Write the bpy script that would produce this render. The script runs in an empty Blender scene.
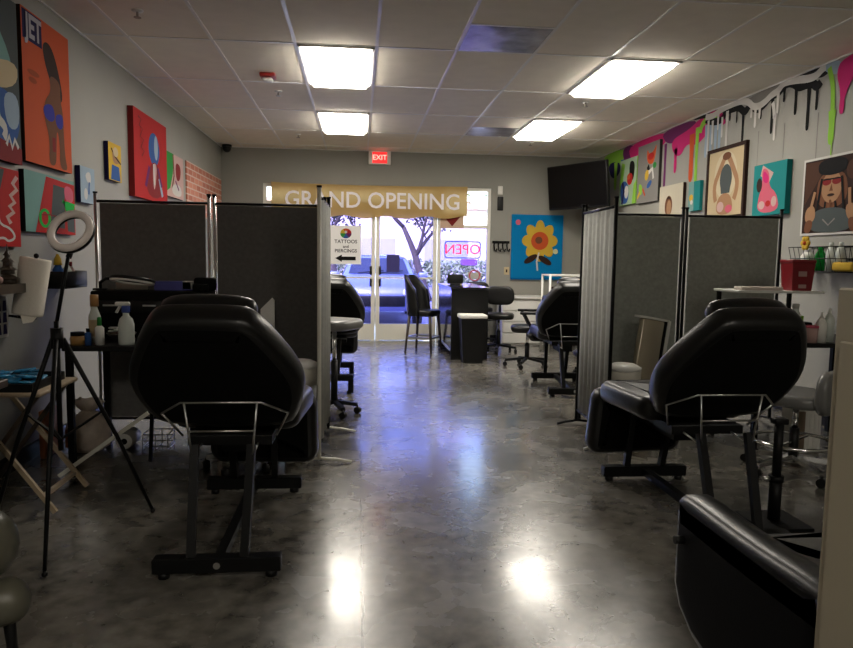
import bpy, bmesh, math, random
from mathutils import Vector, Matrix
random.seed(7)
S = bpy.context.scene
C = S.collection
PI = math.pi
XL, XR, YB, YF, CH = -2.02, 3.70, 10.70, -3.0, 2.87     # room: left, right, back, front walls and ceiling

# ------------------------------------------------------------------ materials
_mats = {}
def mat(name, col, rough=.5, metal=0, spec=.5, noise=None, bump=None, emit=0, coat=0, sheen=0):
    if name in _mats: return _mats[name]
    m = bpy.data.materials.new(name); m.use_nodes = True
    nt = m.node_tree; b = nt.nodes['Principled BSDF']
    b.inputs['Base Color'].default_value = (*col, 1)
    b.inputs['Roughness'].default_value = rough
    b.inputs['Metallic'].default_value = metal
    b.inputs['Specular IOR Level'].default_value = spec
    b.inputs['Coat Weight'].default_value = coat
    if sheen: b.inputs['Sheen Weight'].default_value = sheen
    tc = nt.nodes.new('ShaderNodeTexCoord')
    if noise:
        sc, amt = noise
        n = nt.nodes.new('ShaderNodeTexNoise'); n.inputs['Scale'].default_value = sc; n.inputs['Detail'].default_value = 5
        nt.links.new(tc.outputs['Object'], n.inputs['Vector'])
        r = nt.nodes.new('ShaderNodeMapRange'); r.inputs['From Min'].default_value = .3; r.inputs['From Max'].default_value = .7
        r.inputs['To Min'].default_value = 1-amt; r.inputs['To Max'].default_value = 1+amt
        nt.links.new(n.outputs['Fac'], r.inputs['Value'])
        mx = nt.nodes.new('ShaderNodeVectorMath'); mx.operation = 'SCALE'
        mx.inputs[0].default_value = col; nt.links.new(r.outputs['Result'], mx.inputs['Scale'])
        nt.links.new(mx.outputs['Vector'], b.inputs['Base Color'])
    if bump:
        sc, st = bump
        n2 = nt.nodes.new('ShaderNodeTexNoise'); n2.inputs['Scale'].default_value = sc; n2.inputs['Detail'].default_value = 4
        nt.links.new(tc.outputs['Object'], n2.inputs['Vector'])
        bp = nt.nodes.new('ShaderNodeBump'); bp.inputs['Strength'].default_value = st; bp.inputs['Distance'].default_value = .01
        nt.links.new(n2.outputs['Fac'], bp.inputs['Height']); nt.links.new(bp.outputs['Normal'], b.inputs['Normal'])
    if emit:
        b.inputs['Emission Color'].default_value = (*col, 1); b.inputs['Emission Strength'].default_value = emit
        m.cycles.emission_sampling = 'FRONT' if emit > 5 else 'NONE'
    _mats[name] = m
    return m

def floor_mat():
    m = bpy.data.materials.new('polished_concrete'); m.use_nodes = True
    nt = m.node_tree; N = nt.nodes.new; L = nt.links.new; b = nt.nodes['Principled BSDF']
    tc = N('ShaderNodeTexCoord')
    def noise(sc, det, vec=None, dist=0):
        n = N('ShaderNodeTexNoise'); n.inputs['Scale'].default_value = sc; n.inputs['Detail'].default_value = det
        n.inputs['Distortion'].default_value = dist
        L(vec or tc.outputs['Object'], n.inputs['Vector']); return n.outputs['Fac']
    n1 = noise(1.1, 12, dist=.3)
    n1b = noise(13, 6); av = N('ShaderNodeMath'); av.operation = 'MULTIPLY_ADD'; av.inputs[1].default_value = .45; L(n1b, av.inputs[0])
    av2 = N('ShaderNodeMath'); av2.operation = 'MULTIPLY'; av2.inputs[1].default_value = .55; L(n1, av2.inputs[0]); L(av2.outputs[0], av.inputs[2])
    r = N('ShaderNodeValToRGB'); L(av.outputs[0], r.inputs['Fac'])
    r.color_ramp.elements[0].position = .38; r.color_ramp.elements[0].color = (.036, .033, .028, 1)
    r.color_ramp.elements[1].position = .64; r.color_ramp.elements[1].color = (.21, .195, .165, 1)
    # pale worn scuffs
    n2 = noise(9, 10, dist=.6)
    r2 = N('ShaderNodeMapRange'); r2.inputs['From Min'].default_value = .60; r2.inputs['From Max'].default_value = .80; L(n2, r2.inputs['Value'])
    mp = N('ShaderNodeMapping'); mp.inputs['Scale'].default_value = (1.2, 26, 1); mp.inputs['Rotation'].default_value = (0, 0, .5); L(tc.outputs['Object'], mp.inputs['Vector'])
    n3 = noise(2.0, 8, mp.outputs['Vector'])
    r3 = N('ShaderNodeMapRange'); r3.inputs['From Min'].default_value = .72; r3.inputs['From Max'].default_value = .82; L(n3, r3.inputs['Value'])
    mxm = N('ShaderNodeMath'); mxm.operation = 'MAXIMUM'; L(r2.outputs['Result'], mxm.inputs[0]); L(r3.outputs['Result'], mxm.inputs[1])
    ml = N('ShaderNodeMath'); ml.operation = 'MULTIPLY'; ml.inputs[1].default_value = .30; L(mxm.outputs[0], ml.inputs[0])
    mix = N('ShaderNodeMix'); mix.data_type = 'RGBA'; L(ml.outputs[0], mix.inputs['Factor']); L(r.outputs['Color'], mix.inputs[6]); mix.inputs[7].default_value = (.28, .26, .22, 1)
    # control-joint crack running down the aisle
    sx = N('ShaderNodeSeparateXYZ'); L(tc.outputs['Object'], sx.inputs[0])
    wob = noise(6, 4)
    wm = N('ShaderNodeMath'); wm.operation = 'MULTIPLY_ADD'; wm.inputs[1].default_value = .03; L(wob, wm.inputs[0]); L(sx.outputs['X'], wm.inputs[2])
    sb = N('ShaderNodeMath'); sb.operation = 'SUBTRACT'; sb.inputs[1].default_value = .035; L(wm.outputs[0], sb.inputs[0])
    ab = N('ShaderNodeMath'); ab.operation = 'ABSOLUTE'; L(sb.outputs[0], ab.inputs[0])
    cr = N('ShaderNodeMath'); cr.operation = 'LESS_THAN'; cr.inputs[1].default_value = .005; L(ab.outputs[0], cr.inputs[0])
    mix2 = N('ShaderNodeMix'); mix2.data_type = 'RGBA'; L(cr.outputs[0], mix2.inputs['Factor']); L(mix.outputs[2], mix2.inputs[6]); mix2.inputs[7].default_value = (.012, .011, .01, 1)
    L(mix2.outputs[2], b.inputs['Base Color'])
    rr = N('ShaderNodeMapRange'); rr.inputs['From Min'].default_value = .3; rr.inputs['From Max'].default_value = .75
    rr.inputs['To Min'].default_value = .20; rr.inputs['To Max'].default_value = .34; L(noise(3.5, 10), rr.inputs['Value']); L(rr.outputs['Result'], b.inputs['Roughness'])
    b.inputs['Specular IOR Level'].default_value = .75
    b.inputs['Coat Weight'].default_value = .32; b.inputs['Coat Roughness'].default_value = .13
    bp = N('ShaderNodeBump'); bp.inputs['Strength'].default_value = .05; bp.inputs['Distance'].default_value = .01; L(noise(9, 3), bp.inputs['Height']); L(bp.outputs['Normal'], b.inputs['Normal'])
    return m

def glass_mat(name, tint):
    m = bpy.data.materials.new(name); m.use_nodes = True
    nt = m.node_tree; nt.nodes.clear(); N = nt.nodes.new; L = nt.links.new
    o = N('ShaderNodeOutputMaterial'); mx = N('ShaderNodeMixShader'); t = N('ShaderNodeBsdfTransparent'); g = N('ShaderNodeBsdfGlossy'); f = N('ShaderNodeFresnel')
    t.inputs['Color'].default_value = (*tint, 1); g.inputs['Roughness'].default_value = .02; f.inputs['IOR'].default_value = 1.45
    L(f.outputs[0], mx.inputs[0]); L(t.outputs[0], mx.inputs[1]); L(g.outputs[0], mx.inputs[2]); L(mx.outputs[0], o.inputs[0])
    return m

def translucent_mat(name, col, amt=.5):
    m = bpy.data.materials.new(name); m.use_nodes = True
    nt = m.node_tree; nt.nodes.clear(); N = nt.nodes.new; L = nt.links.new
    o = N('ShaderNodeOutputMaterial'); mx = N('ShaderNodeMixShader'); d = N('ShaderNodeBsdfDiffuse'); t = N('ShaderNodeBsdfTranslucent')
    d.inputs['Color'].default_value = (*col, 1); t.inputs['Color'].default_value = (*col, 1); mx.inputs[0].default_value = amt
    L(d.outputs[0], mx.inputs[1]); L(t.outputs[0], mx.inputs[2]); L(mx.outputs[0], o.inputs[0])
    return m

def brick_mat():
    m = bpy.data.materials.new('red_brick_print'); m.use_nodes = True
    nt = m.node_tree; N = nt.nodes.new; L = nt.links.new; b = nt.nodes['Principled BSDF']
    tc = N('ShaderNodeTexCoord'); mp = N('ShaderNodeMapping'); L(tc.outputs['Object'], mp.inputs[0]); mp.inputs['Scale'].default_value = (4.2, 4.2, 4.2)
    br = N('ShaderNodeTexBrick'); L(mp.outputs[0], br.inputs['Vector'])
    br.inputs['Color1'].default_value = (.38, .12, .07, 1); br.inputs['Color2'].default_value = (.55, .22, .14, 1); br.inputs['Mortar'].default_value = (.55, .42, .35, 1)
    br.inputs['Scale'].default_value = 1; br.inputs['Mortar Size'].default_value = .035; br.inputs['Brick Width'].default_value = .9; br.inputs['Row Height'].default_value = .32
    L(br.outputs['Color'], b.inputs['Base Color']); b.inputs['Roughness'].default_value = .7
    return m

M_WALL = mat('grey_wall_paint', (.255, .25, .222), .65, noise=(1.3, .06), bump=(60, .05))
M_CEIL = mat('ceiling_tile', (.84, .78, .67), .85, noise=(7, .03), bump=(160, .10))
M_GRID = mat('ceiling_grid_white', (.80, .78, .75), .35)
M_FLOOR = floor_mat()
M_VINYL = mat('black_vinyl', (.005, .005, .005), .34, spec=.42, bump=(45, .10))
M_SHELL = mat('black_matte_shell', (.004, .004, .004), .6, spec=.08, bump=(90, .05))
M_STEEL = mat('black_painted_steel', (.005, .005, .005), .45, spec=.15)
M_CHROME = mat('chrome', (.72, .72, .72), .16, metal=1)
M_SILVER = mat('brushed_silver', (.55, .54, .52), .33, metal=1)
M_BLKPL = mat('black_plastic', (.007, .007, .007), .45, spec=.25)
M_GREYV = mat('grey_vinyl', (.16, .16, .155), .32, spec=.6)
M_WHITE = mat('white_plastic', (.75, .74, .70), .4)
M_CREAM = mat('cream_aluminium', (.78, .76, .68), .35)
M_FAB = mat('shaded_grey_fabric', (.13, .125, .118), .9, noise=(35, .12), bump=(300, .1))  # darker copy of the screen cloth, the left station's dimness put into the colour
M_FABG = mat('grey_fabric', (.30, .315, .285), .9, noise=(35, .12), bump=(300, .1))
M_FABL = mat('lit_grey_fabric', (.34, .345, .32), .85, noise=(25, .08))  # lighter copy for the pleated panels, their extra light put into the colour
M_WOOD = mat('light_wood', (.40, .31, .21), .5, noise=(9, .2))
M_DWOOD = mat('dark_wood', (.055, .04, .028), .45, noise=(9, .25))
M_BEIGE = mat('beige_steel', (.44, .39, .29), .45, bump=(40, .03))
M_GLASS = glass_mat('daylight_blue_glass', (.56, .55, .86))  # glass colour stands in for the cool cast of daylight outside
M_CLEAR = glass_mat('clear_glass', (.93, .95, .97))
def P(name, c, rough=.55): return mat('paint_'+name, tuple(x*.62 for x in c), .75, spec=.12)     # artists' paint
RED, ORANGE, YEL, GRN, LIME = P('red', (.58, .03, .028)), P('orange', (.72, .12, .035)), P('yellow', (.80, .52, .06)), P('green', (.05, .36, .07)), P('lime', (.35, .72, .08))
BLUE, NAVY, TEAL, TURQ, SKYB = P('blue', (.05, .14, .42)), P('navy', (.025, .02, .10)), P('teal', (.02, .30, .30)), P('turquoise', (.24, .46, .43)), P('sky_blue', (.0, .26, .62))
PINK, MAG, PURP, WHT, BLK = P('pink', (.80, .16, .24)), P('magenta', (.75, .03, .22)), P('purple', (.20, .03, .16)), P('white', (.80, .78, .74)), P('black', (.010, .010, .010))
GREY, BRN, DBRN, TAN, SAND, LBLU, PALE = P('grey', (.30, .29, .27)), P('brown', (.22, .09, .045)), P('dark_brown', (.045, .022, .016)), P('tan', (.50, .28, .15)), P('sand', (.72, .58, .36)), P('light_blue', (.42, .55, .68)), P('pale_pink', (.75, .50, .46))
FGRN = P('bright_green', (.02, .55, .08)); SLATE = P('slate', (.10, .12, .12)); DRED = P('dark_red', (.30, .03, .03)); OLIVE = P('olive', (.30, .24, .10))

# ------------------------------------------------------------------ mesh builder
class MB:
    def __init__(s): s.v = []; s.f = []; s.mi = []; s.sm = []; s.mats = []
    def slot(s, m):
        if m not in s.mats: s.mats.append(m)
        return s.mats.index(m)
    def add(s, vs, fs, m, smooth=False, M=None):
        o = len(s.v); k = s.slot(m)
        s.v += [tuple(M @ Vector(v)) if M else tuple(v) for v in vs]
        for f in fs: s.f.append([i+o for i in f]); s.mi.append(k); s.sm.append(smooth)
        return s
    def box(s, c, d, m, M=None):
        x, y, z = c; a, b, e = d[0]/2, d[1]/2, d[2]/2
        vs = [(x+i*a, y+j*b, z+k*e) for k in (-1, 1) for j in (-1, 1) for i in (-1, 1)]
        return s.add(vs, [(0,2,3,1),(4,5,7,6),(0,1,5,4),(2,6,7,3),(0,4,6,2),(1,3,7,5)], m, False, M)
    def rbox(s, c, d, m, r=.01, seg=2, M=None, smooth=True):
        bm = bmesh.new(); bmesh.ops.create_cube(bm, size=1)
        for v in bm.verts: v.co = Vector((v.co.x*d[0], v.co.y*d[1], v.co.z*d[2]))
        bmesh.ops.bevel(bm, geom=bm.edges[:], offset=min(r, min(d)*.49), segments=seg, affect='EDGES', profile=.5)
        bm.verts.index_update()
        vs = [tuple(v.co + Vector(c)) for v in bm.verts]; fs = [[v.index for v in f.verts] for f in bm.faces]; bm.free()
        return s.add(vs, fs, m, smooth, M)
    def bar(s, p0, p1, w, h, m, M=None):        # rectangular bar between two points
        p0, p1 = Vector(p0), Vector(p1); d = p1-p0; L = d.length
        R = d.to_track_quat('Y', 'Z').to_matrix().to_4x4(); T = Matrix.Translation((p0+p1)/2) @ R
        return s.box((0, 0, 0), (w, L, h), m, (M @ T) if M else T)
    def cyl(s, p0, p1, r0, m, r1=None, n=16, M=None, cap=True):
        p0, p1 = Vector(p0), Vector(p1); r1 = r0 if r1 is None else r1
        q = (p1-p0).to_track_quat('Z', 'Y'); vs = []
        for p, r in ((p0, r0), (p1, r1)):
            for i in range(n):
                a = 2*PI*i/n; vs.append(p + q @ Vector((r*math.cos(a), r*math.sin(a), 0)))
        s.add(vs, [(i, (i+1) % n, n+(i+1) % n, n+i) for i in range(n)], m, True, M)
        if cap: s.add(vs, [list(range(n))[::-1], list(range(n, 2*n))], m, False, M)
        return s
    def tube(s, pts, r, m, n=8, closed=False, M=None):
        P_ = [Vector(p) for p in pts]; k = len(P_); vs = []; up = Vector((0, 0, 1)); prev = None
        for i in range(k):
            if closed: t = P_[(i+1) % k]-P_[i-1]
            else: t = P_[min(i+1, k-1)]-P_[max(i-1, 0)]
            t.normalize()
            if prev is None:
                a = t.cross(up) if abs(t.dot(up)) < .95 else t.cross(Vector((1, 0, 0)))
            else: a = prev - t*prev.dot(t)
            a.normalize(); prev = a; b = t.cross(a)
            rr = r[i] if isinstance(r, (list, tuple)) else r
            for j in range(n):
                q = 2*PI*j/n; vs.append(P_[i]+a*rr*math.cos(q)+b*rr*math.sin(q))
        fs = []
        for i in range(k if closed else k-1):
            for j in range(n):
                i2 = (i+1) % k; fs.append((i*n+j, i*n+(j+1) % n, i2*n+(j+1) % n, i2*n+j))
        s.add(vs, fs, m, True, M)
        if not closed: s.add(vs, [list(range(n))[::-1], list(range((k-1)*n, k*n))], m, False, M)
        return s
    def lathe(s, prof, c, m, n=20, M=None, smooth=True):
        vs = []; k = len(prof)
        for r, z in prof:
            for i in range(n):
                a = 2*PI*i/n; vs.append((c[0]+r*math.cos(a), c[1]+r*math.sin(a), c[2]+z))
        fs = [(i*n+j, i*n+(j+1) % n, (i+1)*n+(j+1) % n, (i+1)*n+j) for i in range(k-1) for j in range(n)]
        s.add(vs, fs, m, smooth, M)
        caps = []
        if prof[0][0] > 1e-4: caps.append(list(range(n))[::-1])
        if prof[-1][0] > 1e-4: caps.append(list(range((k-1)*n, k*n)))
        if caps: s.add(vs, caps, m, False, M)
        return s
    def ball(s, c, r, m, M=None, n=16):
        if not isinstance(r, (tuple, list)): r = (r, r, r)
        T = Matrix.Translation(c) @ Matrix.Diagonal((r[0], r[1], r[2], 1)); k = n//2
        return s.lathe([(math.sin(PI*i/k), -math.cos(PI*i/k)) for i in range(k+1)], (0, 0, 0), m, n, (M @ T) if M else T)
    def torus(s, c, R, r, m, M=None, n=28, k=8):
        pts = [(c[0]+R*math.cos(2*PI*i/n), c[1]+R*math.sin(2*PI*i/n), c[2]) for i in range(n)]
        return s.tube(pts, r, m, k, True, M)
    def flat(s, pts, m, M=None): return s.add(pts, [list(range(len(pts)))], m, False, M)
    def prism(s, out, z0, z1, m, M=None, smooth=False):
        n = len(out); vs = [(x, y, z0) for x, y in out]+[(x, y, z1) for x, y in out]
        return s.add(vs, [list(range(n))[::-1], list(range(n, 2*n))]+[(i, (i+1) % n, n+(i+1) % n, n+i) for i in range(n)], m, smooth, M)
    def cushion(s, out, th, r, m, M=None, seg=5, puff=0, mback=None):
        # soft padded slab: outline in local x,y; thickness along z, edges rounded by r
        out = [Vector(p) for p in out]; n = len(out)
        area = sum(out[i].x*out[(i+1) % n].y-out[(i+1) % n].x*out[i].y for i in range(n))
        if area < 0: out.reverse()
        nor = []
        for i in range(n):
            t = (out[(i+1) % n]-out[i-1]).normalized(); nor.append(Vector((t.y, -t.x)))
        rings = []
        for e in range(2*seg+1):
            a = -PI/2+PI*e/(2*seg)
            ins = r*(1-math.cos(a)); z = (th/2-r)*(1 if a > 0 else -1 if a < 0 else 0)+r*math.sin(a)
            rings.append((ins, z))
        rings = [(r+.05, rings[0][1]-puff)]+rings+[(r+.05, rings[-1][1]+puff)]
        vs = [];
        for ins, z in rings:
            for i in range(n):
                p = out[i]-nor[i]*ins; vs.append((p.x, p.y, z))
        k = len(rings)
        fs = [(i*n+j, i*n+(j+1) % n, (i+1)*n+(j+1) % n, (i+1)*n+j) for i in range(k-1) for j in range(n)]
        s.add(vs, fs[:n], mback or m, True, M); s.add(vs, fs[n:], m, True, M)
        s.add(vs, [list(range(n))[::-1]], mback or m, True, M); s.add(vs, [list(range((k-1)*n, k*n))], m, True, M)
        return s
    def text(s, txt, size, m, M, ext=.002, bold=0, mirror=False):
        cu = bpy.data.curves.new('txt', 'FONT'); cu.body = txt; cu.size = size; cu.align_x = 'CENTER'; cu.align_y = 'CENTER'; cu.extrude = ext; cu.offset = bold; cu.resolution_u = 3
        o = bpy.data.objects.new('txt', cu); C.objects.link(o)
        dg = bpy.context.evaluated_depsgraph_get(); me = o.evaluated_get(dg).to_mesh()
        vs = [(-v.co.x if mirror else v.co.x, v.co.y, v.co.z) for v in me.vertices]; fs = [list(p.vertices) for p in me.polygons]
        s.add(vs, fs, m, False, M)
        bpy.data.objects.remove(o); bpy.data.curves.remove(cu)
        return s
    def build(s, name, parent=None, M=None, fix=True):
        me = bpy.data.meshes.new(name); me.from_pydata(s.v, [], s.f)
        for m in s.mats: me.materials.append(m)
        for p, k, q in zip(me.polygons, s.mi, s.sm): p.material_index = k; p.use_smooth = q
        if fix:
            bm = bmesh.new(); bm.from_mesh(me); bmesh.ops.remove_doubles(bm, verts=bm.verts[:], dist=1e-5)
            bmesh.ops.recalc_face_normals(bm, faces=bm.faces[:]); bm.to_mesh(me); bm.free()
        me.update()
        o = bpy.data.objects.new(name, me); C.objects.link(o)
        if parent: o.parent = parent
        if M is not None: o.matrix_local = M
        return o

def chaikin(p, it=2, closed=True):
    for _ in range(it):
        q = []; n = len(p)
        for i in range(n if closed else n-1):
            a, b = p[i], p[(i+1) % n]
            q += [tuple(.75*x+.25*y for x, y in zip(a, b)), tuple(.25*x+.75*y for x, y in zip(a, b))]
        p = q
    return p
def rrect(w, h, r, n=4):
    o = []
    for cx, cy, a0 in ((w/2-r, h/2-r, 0), (-w/2+r, h/2-r, 90), (-w/2+r, -h/2+r, 180), (w/2-r, -h/2+r, 270)):
        for i in range(n+1):
            a = math.radians(a0+90*i/n); o.append((cx+r*math.cos(a), cy+r*math.sin(a)))
    return o
def T(x, y, z): return Matrix.Translation((x, y, z))
def RX(a): return Matrix.Rotation(math.radians(a), 4, 'X')
def RY(a): return Matrix.Rotation(math.radians(a), 4, 'Y')
def RZ(a): return Matrix.Rotation(math.radians(a), 4, 'Z')
def frame(origin, u, v):
    u, v = Vector(u).normalized(), Vector(v); w = u.cross(v).normalized(); v = w.cross(u)
    return Matrix(((u.x, v.x, w.x, origin[0]), (u.y, v.y, w.y, origin[1]), (u.z, v.z, w.z, origin[2]), (0, 0, 0, 1)))
def onleft(y, z, w=0): return frame((XL+w, y, z), (0, 1, 0), (0, 0, 1))
def onright(y, z, w=0): return frame((XR-w, y, z), (0, -1, 0), (0, 0, 1))
def onback(x, z, w=0): return frame((x, YB-w, z), (1, 0, 0), (0, 0, 1))

def tag(o, label, cat, group=None, kind=None):
    o['label'] = label; o['category'] = cat
    if group: o['group'] = group
    if kind: o['kind'] = kind
    return o
def thing(name, label, cat, loc=(0, 0, 0), rz=0, group=None):
    o = bpy.data.objects.new(name, None); C.objects.link(o); o.location = loc; o.rotation_euler = (0, 0, math.radians(rz)); o.empty_display_size = .1
    return tag(o, label, cat, group)
def struct(o, label=None, cat='structure'):
    o['kind'] = 'structure'; o['category'] = cat
    if label: o['label'] = label
    return o

# ------------------------------------------------------------------ room shell
t = .15
b = MB(); b.box(((XL+XR)/2, (YF+YB)/2, -.1), (XR-XL+.3, YB-YF+.3, .2), M_FLOOR)
struct(b.build('floor'), 'dark polished concrete floor with worn patches', 'floor')
b = MB(); b.box((XL-t/2, (YF+YB)/2, CH/2), (t, YB-YF+.3, CH), M_WALL); struct(b.build('wall_left'), 'grey painted wall on the left hung with canvases', 'wall')
b = MB(); b.box((XR+t/2, (YF+YB)/2, CH/2), (t, YB-YF+.3, CH), M_WALL); wall_r = struct(b.build('wall_right'), 'grey painted wall on the right with dripping paint mural', 'wall')
b = MB(); b.box(((XL+XR)/2, YF-t/2, CH/2), (XR-XL, t, CH), M_WALL); struct(b.build('wall_front'), 'grey wall behind the viewer', 'wall')
OX0, OX1, OZ = -1.42, 2.03, 2.36
b = MB()
b.box(((XL+OX0)/2, YB+t/2, CH/2), (OX0-XL, t, CH), M_WALL); b.box(((OX1+XR)/2, YB+t/2, CH/2), (XR-OX1, t, CH), M_WALL)
b.box(((OX0+OX1)/2, YB+t/2, (OZ+CH)/2), (OX1-OX0, t, CH-OZ), M_WALL)
struct(b.build('wall_back'), 'grey back wall around the glass shopfront', 'wall')
b = MB(); b.box(((XL+XR)/2, (YF+YB)/2, CH+.1), (XR-XL+.3, YB-YF+.3, .2), M_CEIL)
ceil = struct(b.build('ceiling'), 'suspended ceiling of large off-white tiles', 'ceiling')
GX, GY, DX, DY = -.48, 5.478, .6096, 1.2192
gm = MB()
for i in range(-2, 7): gm.box((GX+DX*i, (YF+YB)/2, CH-.002), (.024, YB-YF, .004), M_GRID)
for j in range(-6, 5): gm.box(((XL+XR)/2, GY+DY*j, CH-.0025), (XR-XL, .024, .005), M_GRID)
gm.box((GX+DX*2.5, 4.868, CH-.0025), (DX, .024, .005), M_GRID)
gm.build('ceiling_grid', ceil)
am = MB()
am.box((XL+.007, (YF+YB)/2, CH-.004), (.014, YB-YF, .008), M_GRID); am.box((XR-.007, (YF+YB)/2, CH-.004), (.014, YB-YF, .008), M_GRID); am.box(((XL+XR)/2, YB-.007, CH-.004), (XR-XL-.03, .014, .008), M_GRID)
struct(am.build('trim_1'), 'white wall angle around the ceiling', 'trim')
bb = MB(); bb.box((2.87, YB-.008, .05), (1.64, .016, .10), M_BLKPL); struct(bb.build('baseboard_back'), 'black vinyl baseboard at the back wall', 'baseboard')
bb = MB(); bb.box((XL+.008, 3.5, .05), (.016, 14, .10), M_BLKPL); struct(bb.build('baseboard_left'), 'black vinyl baseboard at the left wall', 'baseboard')
bb = MB(); bb.box((XR-.008, 3.5, .05), (.016, 14, .10), M_BLKPL); struct(bb.build('baseboard_right'), 'black vinyl baseboard at the right wall', 'baseboard')

# ceiling lights
M_LAMP = mat('lamp_diffuser', (1.0, .93, .82), .4, emit=13)
def ceiling_light(x0, y0, label):
    cx, cy = x0+DX/2, y0+DY/2
    tl = thing('ceiling_light', label, 'ceiling light', (cx, cy, CH), 0, 'lit ceiling panels')
    f = MB(); w, h = DX-.03, DY-.03
    for sx in (-1, 1): f.box((sx*(w/2-.01), 0, -.008), (.02, h, .016), M_GRID)
    for sy in (-1, 1): f.box((0, sy*(h/2-.01), -.008), (w, .02, .016), M_GRID)
    f.build('frame', tl)
    d = MB(); w -= .045; h -= .045; q = .035
    vs = [(-w/2, -h/2, -.004), (w/2, -h/2, -.004), (w/2, h/2, -.004), (-w/2, h/2, -.004), (-w/2+q, -h/2+q, -.05), (w/2-q, -h/2+q, -.05), (w/2-q, h/2-q, -.05), (-w/2+q, h/2-q, -.05)]
    d.add(vs, [(0, 3, 2, 1), (4, 5, 6, 7), (0, 1, 5, 4), (1, 2, 6, 5), (2, 3, 7, 6), (3, 0, 4, 7)], M_LAMP)
    d.build('diffuser', tl)
ceiling_light(GX, GY, 'lit rectangular ceiling panel over the aisle, the nearer one on the left')
ceiling_light(GX, GY+2*DY, 'lit rectangular ceiling panel over the aisle, the farther one towards the door')
ceiling_light(GX+4*DX, GY, 'lit rectangular ceiling panel on the right, the nearer one beside the mural wall')
ceiling_light(GX+4*DX, GY+2*DY, 'lit rectangular ceiling panel on the right, the farther one before the television')
ceiling_light(GX, GY-6*DY, 'lit rectangular ceiling panel on the left above where the photographer stands')
ceiling_light(GX+4*DX, GY-6*DY, 'lit rectangular ceiling panel on the right above where the photographer stands')
M_FOIL = mat('dull_foil', (.20, .19, .21), .30, metal=.85, noise=(6, .5), bump=(5, .5))
def foil(x0, y0, dx, dy, label):
    p = MB(); n = 12; vs = []; fs = []
    for j in range(n+1):
        for i in range(n+1): vs.append(((i/n-.5)*dx, (j/n-.5)*dy, -.004-.006*random.random()*(0 < i < n)*(0 < j < n)))
    fs = [(j*(n+1)+i, j*(n+1)+i+1, (j+1)*(n+1)+i+1, (j+1)*(n+1)+i) for j in range(n) for i in range(n)]
    p.add(vs, fs, M_FOIL, True); p.box((0, 0, -.002), (dx, dy, .003), M_FOIL)
    tag(p.build('ceiling_panel', None, T(x0+dx/2, y0+dy/2, CH), fix=False), label, 'ceiling panel')
foil(GX+2*DX+.015, 4.88, DX-.03, .585, 'dark crumpled metal ceiling panel nearer the viewer, half a tile long')
foil(GX+3*DX+.015, GY+2.5*DY+.015, DX-.03, DY/2-.03, 'small dull metal ceiling panel left of the far right light')

M_BRASS = mat('sprinkler_metal', (.30, .27, .22), .4, metal=1)
def sprinkler(x, y, label):
    p = thing('sprinkler', label, 'sprinkler', (x, y, CH), 0, 'ceiling sprinklers')
    b = MB(); b.lathe([(.038, 0), (.036, -.008), (.012, -.012)], (0, 0, 0), M_WHITE); b.build('escutcheon', p)
    b = MB(); b.cyl((0, 0, -.006), (0, 0, -.045), .008, M_BRASS); b.cyl((0, 0, -.045), (0, 0, -.049), .024, M_BRASS); b.build('head', p)
sprinkler(-.78, 7.05, 'ceiling sprinkler just behind the red fire strobe')
sprinkler(-1.45, 4.91, 'ceiling sprinkler at upper left near the left wall')
sprinkler(-.79, 9.43, 'ceiling sprinkler left of the farther aisle light, near the exit sign')
sprinkler(2.27, 7.03, 'ceiling sprinkler between the two right-hand lights')
sprinkler(2.32, 9.5, 'ceiling sprinkler beyond the farthest right-hand light')
p = thing('fire_strobe', 'red and white fire alarm strobe on the ceiling left of the lights', 'fire alarm', (-.8, 6.42, CH))
b = MB(); b.rbox((0, 0, -.018), (.13, .13, .034), mat('alarm_red', (.30, .015, .012), .4), .008); b.build('housing', p)
b = MB(); b.rbox((0, 0, -.052), (.09, .07, .034), M_WHITE, .012); b.build('lens', p)
p = thing('security_camera', 'black dome security camera in the far left ceiling corner', 'security camera', (-1.90, 10.52, CH-.002))
b = MB(); b.cyl((0, 0, 0), (0, 0, -.03), .07, M_BLKPL); b.build('mount', p)
b = MB(); b.ball((0, 0, -.05), .06, M_BLKPL); b.build('dome', p)

# ------------------------------------------------------------------ shopfront: doors, windows
def leaf(n, x0, x1, label, hinge):
    y = YB+.06; z1 = 2.06; d = MB()
    for x in (x0+.03, x1-.03): d.box((x, y, z1/2), (.06, .045, z1), M_CREAM)
    d.box(((x0+x1)/2, y, .135), (x1-x0-.12, .045, .25), M_CREAM); d.box(((x0+x1)/2, y, z1-.05), (x1-x0-.12, .045, .10), M_CREAM)
    o = struct(d.build('door_%d' % n), label, 'door')
    g = MB(); g.box(((x0+x1)/2, y, 1.11), (x1-x0-.12, .006, 1.70), M_GLASS); g.build('glass_pane', o)
    g = MB(); g.box(((x0+x1)/2, y-.06, .97), (x1-x0-.10, .025, .028), M_CREAM)
    for x in (x0+.05, x1-.05): g.box((x, y-.045, .97), (.03, .05, .04), M_CREAM)
    g.build('push_bar', o)
    hx = x1-.035 if hinge == 'l' else x0+.035
    g = MB(); g.rbox((hx+(-.03 if hinge == 'l' else .03), y-.035, 1.08), (.035, .03, .13), M_BLKPL, .005); g.rbox((hx+(-.03 if hinge == 'l' else .03), y-.035, .90), (.035, .03, .13), M_BLKPL, .005); g.build('handle', o)
    return o
leaf(1, -.68, .255, 'left leaf of the cream framed glass entrance door', 'l')
door2 = leaf(2, .265, 1.20, 'right leaf of the cream framed glass entrance door', 'r')
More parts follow.
